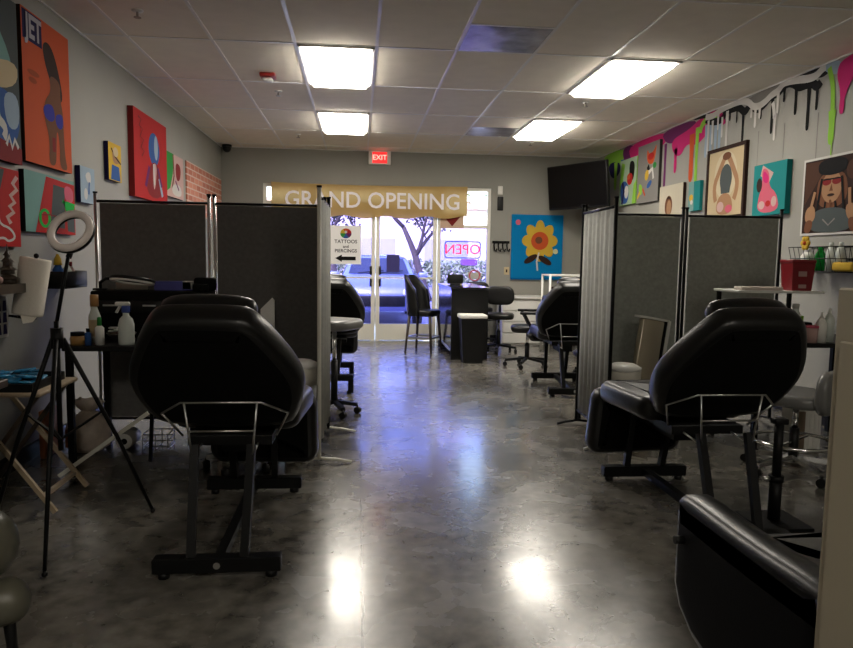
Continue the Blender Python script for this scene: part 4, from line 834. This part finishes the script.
rc = thing('tool_cabinet', 'black rolling drawer cabinet cropped by the left edge', 'cabinet', (-1.80, 3.02, 0), 0)
b = MB(); b.rbox((0, 0, .37), (.38, .40, .60), M_SHELL, .006, 1, smooth=False); b.build('body', rc)
b = MB(); b.rbox((.02, .0, .70), (.46, .44, .035), M_DWOOD, .004, 1, smooth=False); b.build('top', rc)
for i in range(4): b = MB(); b.rbox((.195, 0, .155+.145*i), (.014, .37, .13), M_SHELL, .003, 1, smooth=False); o = b.build('drawer', rc); h = MB(); h.bar((.208, -.16, .195+.145*i), (.208, .16, .195+.145*i), .016, .012, M_CREAM); h.build('handle', o)
for sx in (-1, 1):
    for sy in (-1, 1): b = MB(); b.cyl((sx*.15-.012, sy*.16, .03), (sx*.15+.012, sy*.16, .03), .03, M_BLKPL); b.cyl((sx*.15, sy*.16, .03), (sx*.15, sy*.16, .075), .01, M_SILVER, n=8); b.build('caster', rc)

tt = thing('tray_table', 'folding wooden tray table with crossed legs by the left wall', 'tray table', (-1.72, 3.68, 0), 0)
b = MB(); b.rbox((0, 0, .60), (.42, .46, .022), M_WOOD, .006, 1); b.build('tray_top', tt)
for s_ in (-1, 1):
    b = MB(); b.bar((-.17, s_*.19, .585), (.25, s_*.20, .012), .018, .022, M_WOOD); b.build('leg', tt)
    b = MB(); b.bar((.17, s_*.165, .585), (-.24, s_*.175, .012), .018, .022, M_DWOOD); b.build('leg', tt)
b = MB(); b.bar((.19, -.19, .09), (.19, .19, .09), .02, .02, M_WOOD); b.build('stretcher', tt)
M_BLUEP = mat('blue_plastic_film', (.03, .22, .42), .2, noise=(25, .5), bump=(25, .6))
tr = thing('supply_tray', 'dark tray heaped with blue plastic wrap on the wooden tray table', 'tray', (-1.73, 3.66, .611), 0)
b = MB(); b.box((0, 0, .004), (.34, .38, .008), M_BLKPL)
for s_ in (-1, 1): b.box((s_*.17, 0, .02), (.01, .38, .04), M_BLKPL); b.box((0, s_*.19, .02), (.34, .01, .04), M_BLKPL)
b.build('tray', tr)
b = MB(); r = random.Random(4)
for _ in range(26): b.rbox((0, 0, 0), (r.uniform(.05, .10), r.uniform(.05, .09), .012), M_BLUEP, .004, 1, T(r.uniform(-.11, .11), r.uniform(-.13, .13), r.uniform(.02, .07)) @ RZ(r.uniform(0, 180)) @ RX(r.uniform(-30, 30)))
o = b.build('wrap', tr); o['kind'] = 'stuff'
bg = thing('plastic_bag', 'tied white plastic bag with orange print on the floor at left', 'bag', (-1.74, 4.64, 0), 0)
M_BAG = mat('bag_plastic', (.66, .56, .48), .35, noise=(9, .25), bump=(18, .5))
def crumple(prof, n, amt, seed, m_, sx=1, sy=1):
    b = MB(); r = random.Random(seed); vs = []
    for q, z in prof:
        for i in range(n): a = 2*PI*i/n; rr = q*(1+amt*r.uniform(-1, 1)); vs.append((rr*math.cos(a)*sx, rr*math.sin(a)*sy, z*(1+.03*r.uniform(-1, 1))))
    k_ = len(prof); b.add(vs, [(i*n+j, i*n+(j+1) % n, (i+1)*n+(j+1) % n, (i+1)*n+j) for i in range(k_-1) for j in range(n)], m_, True); b.add(vs, [list(range(n))[::-1], list(range((k_-1)*n, k_*n))], m_); return b
crumple([(.09, .004), (.135, .04), (.145, .12), (.13, .19), (.08, .24), (.035, .265)], 20, .07, 3, M_BAG, .95, .8).build('sack', bg)
crumple([(.03, .26), (.06, .29), (.075, .33), (.04, .345)], 14, .3, 5, M_BAG, 1.2, .6).build('knot', bg)
b = MB(); b.flat([(-.10, -.112, .05), (-.07, -.118, .05), (-.065, -.112, .16), (-.10, -.108, .17)], P('rust_print', (.45, .14, .05))); b.build('print', bg, fix=False)
b = MB(); b.rbox((0, 0, .09), (.035, .20, .30), mat('orange_card', (.38, .12, .04), .6), .004, 1); tag(b.build('cardboard_sleeve', None, T(-1.945, 4.55, .061)), 'narrow orange-brown carton standing against the left wall behind the tray table', 'carton')
bd = thing('drawing_board', 'dark tilted board with a pale edge propped under the left table', 'board', (-1.45, 4.32, 0), 0)
bd.matrix_world = T(-1.40, 4.06, .225) @ RY(-36) 
b = MB(); b.box((0, 0, 0), (.60, .22, .012), M_SHELL); b.build('panel', bd)
b = MB(); b.box((0, -.116, 0), (.60, .012, .022), M_CREAM); b.build('pale_edge', bd)
b = MB(); b.bar((.25, .09, -.006), (.06, .09, -.24), .02, .02, M_STEEL); b.build('prop', bd)
cn = thing('canister', 'grey round canister with pale end lying under the left table', 'canister', (-1.52, 4.74, 0), 0)
b = MB(); b.cyl((0, -.09, .055), (0, .09, .055), .055, mat('grey_can', (.22, .21, .19), .4)); b.build('body', cn)
b = MB(); b.cyl((0, -.094, .055), (0, -.09, .055), .05, M_WHITE); b.cyl((0, -.097, .055), (0, -.094, .055), .02, BLK); b.build('end_cap', cn)
wr = MB()
for z in (.02, .06, .10): wr.tube([(x, y, z) for x, y in rrect(.16, .16, .02)], .004, M_SILVER, 6, True)
for x in (-.08, 0, .08): wr.tube([(x, -.08, .1), (x, -.08, .004), (x, .08, .004), (x, .08, .1)], .004, M_SILVER, 6)
tag(wr.build('wire_basket', None, T(-1.32, 4.72, 0)), 'small wire basket on the floor beside the canister', 'basket')
ct = thing('utility_cart', 'narrow black utility cart behind the left tattoo chair', 'cart', (-.72, 4.82, 0), 0)
for z in (.18, .70): b = MB(); b.rbox((0, 0, z), (.34, .34, .03), M_BLKPL, .004, 1); b.build('shelf', ct)
for sx in (-1, 1):
    for sy in (-1, 1): b = MB(); b.cyl((sx*.15, sy*.15, 0), (sx*.15, sy*.15, .70), .014, M_STEEL, n=10); b.build('post', ct)
b = MB(); b.prism([(-.045, 0), (.045, 0), (.045, .27), (.03, .285), (-.045, .21)], -.012, .012, M_WHITE); tag(b.build('white_panel', None, T(-.60, 4.72, .716) @ RX(90)), 'narrow white panel standing upright behind the left tattoo chair', 'panel')
b = MB(); r = random.Random(9)
for i in range(5): b.rbox((-.09+.045*i, r.uniform(-.03, .03), .05+.01*i % .03), (.05, .12, .10+.02*(i % 3)), M_SHELL, .008, 1)
tag(b.build('black_kit', None, T(-.76, 4.84, .716)), 'heap of black equipment on the cart behind the left chair', 'equipment')
def white_bin(label, loc, r0, r1, h, lid=True):
    t = thing('trash_bin', label, 'trash bin', loc, 0, 'white trash bins')
    b = MB(); b.lathe([(r0, 0), (r1, h), (r1-.008, h), (r0-.008, .01)], (0, 0, 0), M_WHITE, 28); b.build('bin', t)
    crumple([(r1+.004, h-.10), (r1+.010, h-.05), (r1+.012, h), (r1+.002, h+.018), (r1-.03, h+.006)], 28, .02, 2, mat('bin_liner', (.66, .63, .55), .5)).build('liner', t)
    if lid: b = MB(); b.lathe([(r1+.012, h+.012), (r1+.014, h+.03), (r1*.7, h+.055), (0, h+.06)], (0, 0, 0), M_WHITE, 28); b.build('lid', t)
white_bin('tall white round trash bin against the left folding screen', (-.375, 4.50, 0), .09, .118, .56)
white_bin('white trash bin behind the right tattoo chair against the screen', (1.83, 4.62, 0), .08, .105, .52)

# ------------------------------------------------------------------ right workstation
M_GOLDP = mat('beige_satin', (.46, .40, .30), .22, metal=.35, bump=(4, .5))
lp = thing('leaning_panel', 'tall beige satin panel with white rim leaning behind the right tattoo chair', 'panel'); lp.matrix_world = T(2.06, 4.93, 0) @ RZ(22) @ RY(9)
b = MB(); b.rbox((0, .01, .44), (.22, .05, .84), M_GOLDP, .012, 2); b.build('panel', lp)
b = MB(); b.box((.12, .01, .44), (.025, .052, .84), BLK); b.build('black_edge', lp)
b = MB(); b.box((.147, .012, .44), (.028, .07, .86), M_WHITE); b.box((0, .012, .868), (.30, .06, .015), M_WHITE); b.build('white_rim', lp)
b = MB(); b.rbox((0, 0, .35), (.03, .07, .70), M_BLKPL, .006); tag(b.build('black_case', None, T(1.83, 5.08, 0)), 'slim black upright case by the corner of the grey screen', 'case')
ws = thing('work_station', 'black station with a white upper shelf against the right wall', 'work station', (3.03, 4.66, 0), 0)
b = MB(); b.rbox((.10, 0, .735), (1.0, .62, .03), M_BLKPL, .004, 1, smooth=False); b.build('table_top', ws)
b = MB(); b.rbox((-.16, .0, 1.085), (.62, .34, .018), M_WHITE, .004, 1, smooth=False); b.build('upper_shelf', ws)
for x in (-.42, .12): b = MB(); b.box((x, .18, .91), (.025, .025, .33), M_STEEL); b.build('shelf_post', ws)
for x in (-.37, .57):
    for y in (-.28, .28): b = MB(); b.box((x, y, .36), (.035, .035, .72), M_STEEL); b.build('leg', ws)
M_SHARP = mat('red_sharps_plastic', (.20, .006, .012), .35)
shp = thing('sharps_container', 'red sharps container on the white shelf', 'sharps container', (3.03, 4.58, 1.094), 0)
b = MB(); vs = []
for z, w, d_ in ((0, .14, .12), (.19, .165, .14)): vs += [(-w/2, -d_/2, z), (w/2, -d_/2, z), (w/2, d_/2, z), (-w/2, d_/2, z)]
b.add(vs, [(3, 2, 1, 0), (4, 5, 6, 7), (0, 1, 5, 4), (1, 2, 6, 5), (2, 3, 7, 6), (3, 0, 4, 7)], M_SHARP); b.build('body', shp)
b = MB(); b.rbox((0, 0, .20), (.175, .15, .025), M_SHARP, .006); b.rbox((.01, -.02, .208), (.13, .08, .012), DRED, .004, 1); b.build('lid', shp)
b = MB(); b.box((-.005, -.0675, .115), (.06, .003, .035), PALE); b.box((0, -.0625, .03), (.055, .003, .025), PALE); b.build('white_labels', shp)
b = MB(); b.rbox((0, 0, .012), (.30, .10, .022), mat('paper_stack', (.70, .62, .55), .6), .003, 1); tag(b.build('paper_stack', None, T(2.74, 4.56, 1.094)), 'flat stack of papers on the white shelf left of the sharps container', 'papers')
gb = bottle('clear bottle with bright green label under the white shelf', (3.01, 4.54, .751), [(.05, 0), (.05, .15), (.02, .20), (.018, .23)], M_FROST, [(.022, .22), (.022, .25)], WHT, ([(.0505, .09), (.0505, .17)], LIME), g='bottles at the right station')
bottle('white squeeze bottle nearest the beige cabinet', (3.105, 4.40, .751), [(.035, 0), (.035, .13), (.012, .17)], M_WHITE, [(.010, .17), (.004, .21)], M_WHITE, g='bottles at the right station')
bottle('pale grey bottle beside the white squeeze bottle', (3.19, 4.44, .751), [(.035, 0), (.035, .15), (.015, .19)], M_FROST, [(.012, .19), (.006, .23)], M_WHITE, g='bottles at the right station')
bottle('pink capped cup at the right station', (3.04, 4.40, .751), [(.035, 0), (.04, .10)], PALE, [(.041, .10), (.041, .115)], PINK, g='bottles at the right station', name='cup', cat='cup')
b = MB(); b.rbox((0, 0, .06), (.10, .08, .12), M_SHELL, .01); tag(b.build('black_box', None, T(3.12, 4.62, .751)), 'black box behind the bottles at the right station', 'box')
wb = thing('wall_basket', 'black wire basket of supplies on the right wall under the portrait', 'basket', (3.60, 5.08, 1.22), 0)
b = MB()
for z, d_ in ((0, .13), (.10, .16), (.19, .18)): b.tube([(x, y, z) for x, y in [(.09, -.36), (.09, .36), (.09-d_, .36), (.09-d_, -.36)]], .004, M_STEEL, 6, True)
for i in range(13): y = -.36+.06*i; b.tube([(.09, y, .19), (.09, y, 0), (-.04, y, 0), (-.09, y, .19)], .0025, M_STEEL, 5)
b.build('wire_frame', wb)
for nm, lb, y, m_, h, rr in (('bottle', 'white tub at the left of the wall basket', .26, M_WHITE, .15, .05), ('bottle', 'green bottle in the wall basket', .10, FGRN, .16, .04), ('bottle', 'clear bottle in the middle of the wall basket', -.02, M_FROST, .19, .035), ('bottle', 'frosted bottle at the right of the wall basket', -.13, M_FROST, .19, .035)):
    bottle(lb, (3.61, 5.08+y, 1.226), [(rr, 0), (rr, h*.75), (rr*.5, h)], m_, [(rr*.5, h), (rr*.4, h+.03)], m_, g='bottles in the wall basket')
b = MB(); b.rbox((0, 0, .035), (.10, .22, .07), YEL, .02); tag(b.build('yellow_packet', None, T(3.58, 4.83, 1.226)), 'yellow packet at the right end of the wall basket', 'packet')
fl = thing('yellow_bow', 'yellow bow clipped to the rim of the wall basket', 'bow', (3.505, 5.22, 1.41), 0)
b = MB()
for i in range(6): b.ball((0, .035*math.cos(i*PI/3), .03+.035*math.sin(i*PI/3)), (.012, .024, .024), YEL)
b.build('loops', fl); b = MB(); b.ball((-.006, 0, .03), .016, ORANGE); b.build('knot', fl)
b = MB(); b.rbox((0, 0, .09), (.12, .14, .18), M_SHELL, .01); tag(b.build('speaker', None, T(3.62, 4.62, 1.02)), 'black box on a bracket below the wall basket', 'box')
b = MB(); b.box((0, 0, 0), (.16, .16, .016), M_STEEL); b.bar((.07, 0, -.0), (.07, 0, -.12), .02, .016, M_STEEL); tag(b.build('wall_bracket', None, T(3.618, 4.62, 1.011)), 'black bracket carrying a box on the right wall', 'bracket')
wbn = thing('small_bin', 'small ribbed off-white waste bin on the floor behind the chrome ring stool', 'waste bin', (3.02, 4.42, 0), 0)
b = MB(); b.rbox((0, 0, .16), (.20, .15, .32), M_WHITE, .012)
for i in range(6): b.box((-.08+.032*i, -.077, .15), (.014, .006, .26), M_WHITE)
b.build('bin', wbn); b = MB(); b.rbox((-.055, -.079, .16), (.06, .010, .26), mat('brown_card', (.22, .16, .11), .6), .002, 1); b.build('brown_side', wbn)

# ------------------------------------------------------------------ outside
M_ASPH = mat('pale_asphalt', (.30, .29, .33), .8, noise=(.8, .15))
b = MB(); b.box((0, 45, -.22), (120, 68, .2), M_ASPH); struct(b.build('ground'), 'pale parking lot outside the glass doors', 'ground')
b = MB(); b.box((1, 11.95, -.09), (24, 2.2, .18), mat('sidewalk_concrete', (.50, .48, .46), .8, noise=(2, .08))); struct(b.build('sidewalk'), 'concrete sidewalk outside the doors', 'sidewalk')
M_CARP = mat('car_paint_blue', (.20, .24, .46), .25, metal=.2, coat=.6); M_CARG = mat('car_glass', (.03, .035, .05), .05); M_TIRE = mat('tyre', (.02, .02, .02), .8)
def car(label, loc, rz, m_):
    t = thing('car', label, 'car', loc, rz, 'parked cars')
    prof = [(-2.1, .32), (-2.15, .55), (-2.08, .78), (-1.95, .88), (-1.0, 1.0), (-.25, 1.40), (.2, 1.46), (1.1, 1.44), (1.75, 1.10), (2.05, .98), (2.12, .6), (2.05, .32)]
    b = MB(); n = len(prof); vs = []
    rows = [(-.86, .90, .02), (-.88, 1, 0), (.88, 1, 0), (.86, .90, .02)]
    secs = []
    for wx in (-.88, -.80, -.60, 0, .60, .80, .88):
        inset = {.88: .30, .80: .08, .60: .015, 0: 0}[abs(wx)]
        row = []
        for y, z in prof:
            zz = z-inset*(max(0, z-.9))*1.2-(.05 if abs(wx) > .85 else 0)*(z > .5); yy = y*(1-.04*(abs(wx)/.88)**3)
            ww = wx*(1-.20*max(0, z-.9)/.55); row.append((ww, yy, zz))
        secs.append(row)
    vs = [v for row in secs for v in row]
    fs = [(i*n+j, i*n+(j+1) % n, (i+1)*n+(j+1) % n, (i+1)*n+j) for i in range(len(secs)-1) for j in range(n)]
    b.add(vs, fs, m_, True); b.add(vs, [list(range(n)), list(range((len(secs)-1)*n, len(secs)*n))[::-1]], m_); b.build('body', t)
    b = MB(); b.add([(-.66, -.93, 1.045), (.66, -.93, 1.045), (.56, -.30, 1.385), (-.56, -.30, 1.385)], [(0, 1, 2, 3)], M_CARG); b.build('windshield', t)
    for sx in (-1, 1):
        b = MB(); b.add([(sx*.865, -.75, 1.0), (sx*.865, 1.3, 1.02), (sx*.765, 1.0, 1.36), (sx*.765, -.2, 1.36)], [(0, 1, 2, 3)], M_CARG); b.build('side_window', t)
        b = MB(); b.rbox((sx*.62, -2.10, .70), (.34, .12, .14), mat('headlamp', (.75, .78, .85), .1), .04, 2); b.build('headlight', t)
        b = MB(); b.rbox((sx*.98, -.70, 1.02), (.20, .10, .13), m_, .04, 2); b.build('mirror', t)
        for y in (-1.3, 1.3):
            b = MB(); b.cyl((sx*.72, y, .31), (sx*.90, y, .31), .31, M_TIRE, n=24); o = b.build('wheel', t); h = MB(); h.cyl((sx*.90, y, .31), (sx*.905, y, .31), .2, M_SILVER); h.build('hubcap', o)
    b = MB(); b.rbox((0, -2.13, .52), (1.0, .08, .22), M_BLKPL, .03, 2); b.build('grille', t)
    b = MB(); b.bar((-.45, -.95, 1.06), (.10, -.85, 1.12), .02, .015, BLK); b.bar((.0, -.95, 1.06), (.52, -.85, 1.12), .02, .015, BLK); b.build('wipers', t)
car('pale blue car parked nose-in facing the glass doors', (.45, 16.2, -.12), 0, M_CARP)
car('white car parked farther off to the left beyond the doors', (-3.2, 24.0, -.12), 20, mat('car_paint_white', (.62, .63, .68), .25, coat=.6))
car('silver car parked farther off behind the right window', (6.2, 22.5, -.12), -15, mat('car_paint_silver', (.45, .46, .52), .25, metal=.4, coat=.6))
M_BARK = mat('bark', (.05, .04, .035), .9, noise=(12, .3)); M_LEAF = mat('leaf', (.07, .085, .05), .7); M_LEAF2 = mat('leaf_pale', (.24, .30, .16), .7)
def tree(label, loc, h, lean, seed, leaf, nl):
    t = thing('street_tree', label, 'tree', loc, 0, 'trees across the parking lot'); r = random.Random(seed)
    b = MB(); tips = []
    def branch(p, d, L_, rad, lev):
        n = 5; pts = [p]; rr = [rad]; q = p.copy(); dd = d.copy()
        for i in range(n):
            dd = (dd+Vector((r.uniform(-.16, .16), r.uniform(-.16, .16), .05))).normalized(); q = q+dd*L_/n; pts.append(q.copy()); rr.append(rad*(1-.55*(i+1)/n))
        b.tube(pts, rr, M_BARK, 6)
        if lev == 0: tips.extend(pts[2:])
        else:
            for k_ in range(3 if lev > 1 else 4):
                s_ = pts[r.randint(2, n)]; a = r.uniform(0, 6.3); nd = (dd*.7+Vector((math.cos(a), math.sin(a), .35))*.8).normalized(); branch(s_, nd, L_*.68, rad*.42, lev-1)
    branch(Vector((0, 0, 0)), Vector((lean, 0, 1)).normalized(), h*.45, h*.030, 3)
    b.build('trunk', t)
    f = MB(); vs = []; fs = []
    for _ in range(nl):
        c = r.choice(tips)+Vector((r.gauss(0, .25), r.gauss(0, .25), r.gauss(0, .22))); a = Vector((r.uniform(-1, 1), r.uniform(-1, 1), r.uniform(-1, 1))).normalized()*.085; c2 = a.cross(Vector((r.uniform(-1, 1), r.uniform(-1, 1), 1))).normalized()*.045
        k_ = len(vs); vs += [c-a, c+c2, c+a, c-c2]; fs.append((k_, k_+1, k_+2, k_+3))
    f.add(vs, fs, leaf); o = f.build('foliage', t, fix=False); o['kind'] = 'stuff'
tree('leaning tree with forked branches seen through the right door leaf', (2.25, 22.5, -.12), 5.6, -.22, 3, M_LEAF, 5200)
tree('round green tree seen through the right window', (6.6, 29.0, -.12), 6.0, .05, 5, M_LEAF2, 4200)
tree('slender tree seen through the left door leaf', (-.9, 27.0, -.12), 6.4, .06, 8, M_LEAF, 5000)
bl = thing('building', 'long low pale building across the parking lot', 'building', (3, 52, -.12), 0)
b = MB(); b.box((0, 0, 2.4), (60, 8, 4.8), mat('pale_stucco', (.50, .47, .50), .9)); b.build('wall', bl)
b = MB(); b.box((0, -.2, 5.0), (61, 8.8, .5), mat('roof_red', (.30, .20, .19), .8)); b.build('roof', bl)
for i in range(12): b = MB(); b.box((-27+5*i, -4.02, 1.6), (3.0, .08, 2.2), mat('shop_glass', (.24, .25, .28), .4)); b.build('window', bl)
hb = MB(); r = random.Random(2); vs = []; fs = []
for _ in range(9000):
    c = Vector((r.uniform(-9, 16), 34+r.uniform(-.5, .5), r.uniform(-.1, 1.1)+.15*r.random())); a = Vector((r.uniform(-1, 1), r.uniform(-1, 1), r.uniform(-1, 1))).normalized()*.13; c2 = a.cross(Vector((r.uniform(-1, 1), r.uniform(-1, 1), 1))).normalized()*.07
    k_ = len(vs); vs += [c-a, c+c2, c+a, c-c2]; fs.append((k_, k_+1, k_+2, k_+3))
hb.add(vs, fs, M_LEAF2); tag(hb.build('hedge', fix=False), 'low green hedge across the parking lot', 'hedge', kind='stuff')

# ------------------------------------------------------------------ sky, camera, view
w = bpy.data.worlds.new('sky'); S.world = w; w.use_nodes = True; nt = w.node_tree
sk = nt.nodes.new('ShaderNodeTexSky'); sk.sky_type = 'NISHITA'; sk.sun_disc = False; sk.sun_elevation = math.radians(38); sk.sun_rotation = math.radians(200); sk.air_density = 1.0; sk.dust_density = 3.0
bgn = nt.nodes['Background']; nt.links.new(sk.outputs[0], bgn.inputs['Color']); bgn.inputs['Strength'].default_value = 1.1
# daylight portal filling the shopfront opening (guides sky sampling, gives off nothing itself)
pl = bpy.data.lights.new('daylight_portal', 'AREA'); pl.shape = 'RECTANGLE'; pl.size = 3.45; pl.size_y = 2.36; pl.cycles.is_portal = True
po = bpy.data.objects.new('daylight_portal', pl); C.objects.link(po); po.location = (.305, YB+.14, 1.18); po.rotation_euler = (-PI/2, 0, 0)
cam = bpy.data.cameras.new('camera'); cam.sensor_width = 36; cam.lens = 698/853*36; cam.clip_start = .05; cam.clip_end = 300
co = bpy.data.objects.new('camera', cam); C.objects.link(co); S.camera = co
yw, pt_, rl_ = .09825, .09416, .01469
F = Vector((math.sin(yw)*math.cos(pt_), math.cos(yw)*math.cos(pt_), -math.sin(pt_))); Rt = Vector((math.cos(yw), -math.sin(yw), 0)); U = Rt.cross(F)
A = Rt*math.cos(rl_)+U*math.sin(rl_); B = -Rt*math.sin(rl_)+U*math.cos(rl_)
co.matrix_world = Matrix(((A.x, B.x, -F.x, 0), (A.y, B.y, -F.y, 0), (A.z, B.z, -F.z, 1.28), (0, 0, 0, 1)))
v = S.view_settings; v.view_transform = 'Standard'; v.look = 'None'; v.gamma = 1; v.exposure = 1.0; v.use_curve_mapping = False
S.cycles.max_bounces = 10; S.cycles.diffuse_bounces = 6; S.cycles.glossy_bounces = 4; S.cycles.transparent_max_bounces = 12
S.cycles.use_adaptive_sampling = False; S.cycles.sample_clamp_indirect = 6; S.cycles.use_light_tree = False
S.cycles.caustics_reflective = False; S.cycles.caustics_refractive = False
try: S.cycles.use_denoising = True
except Exception: pass
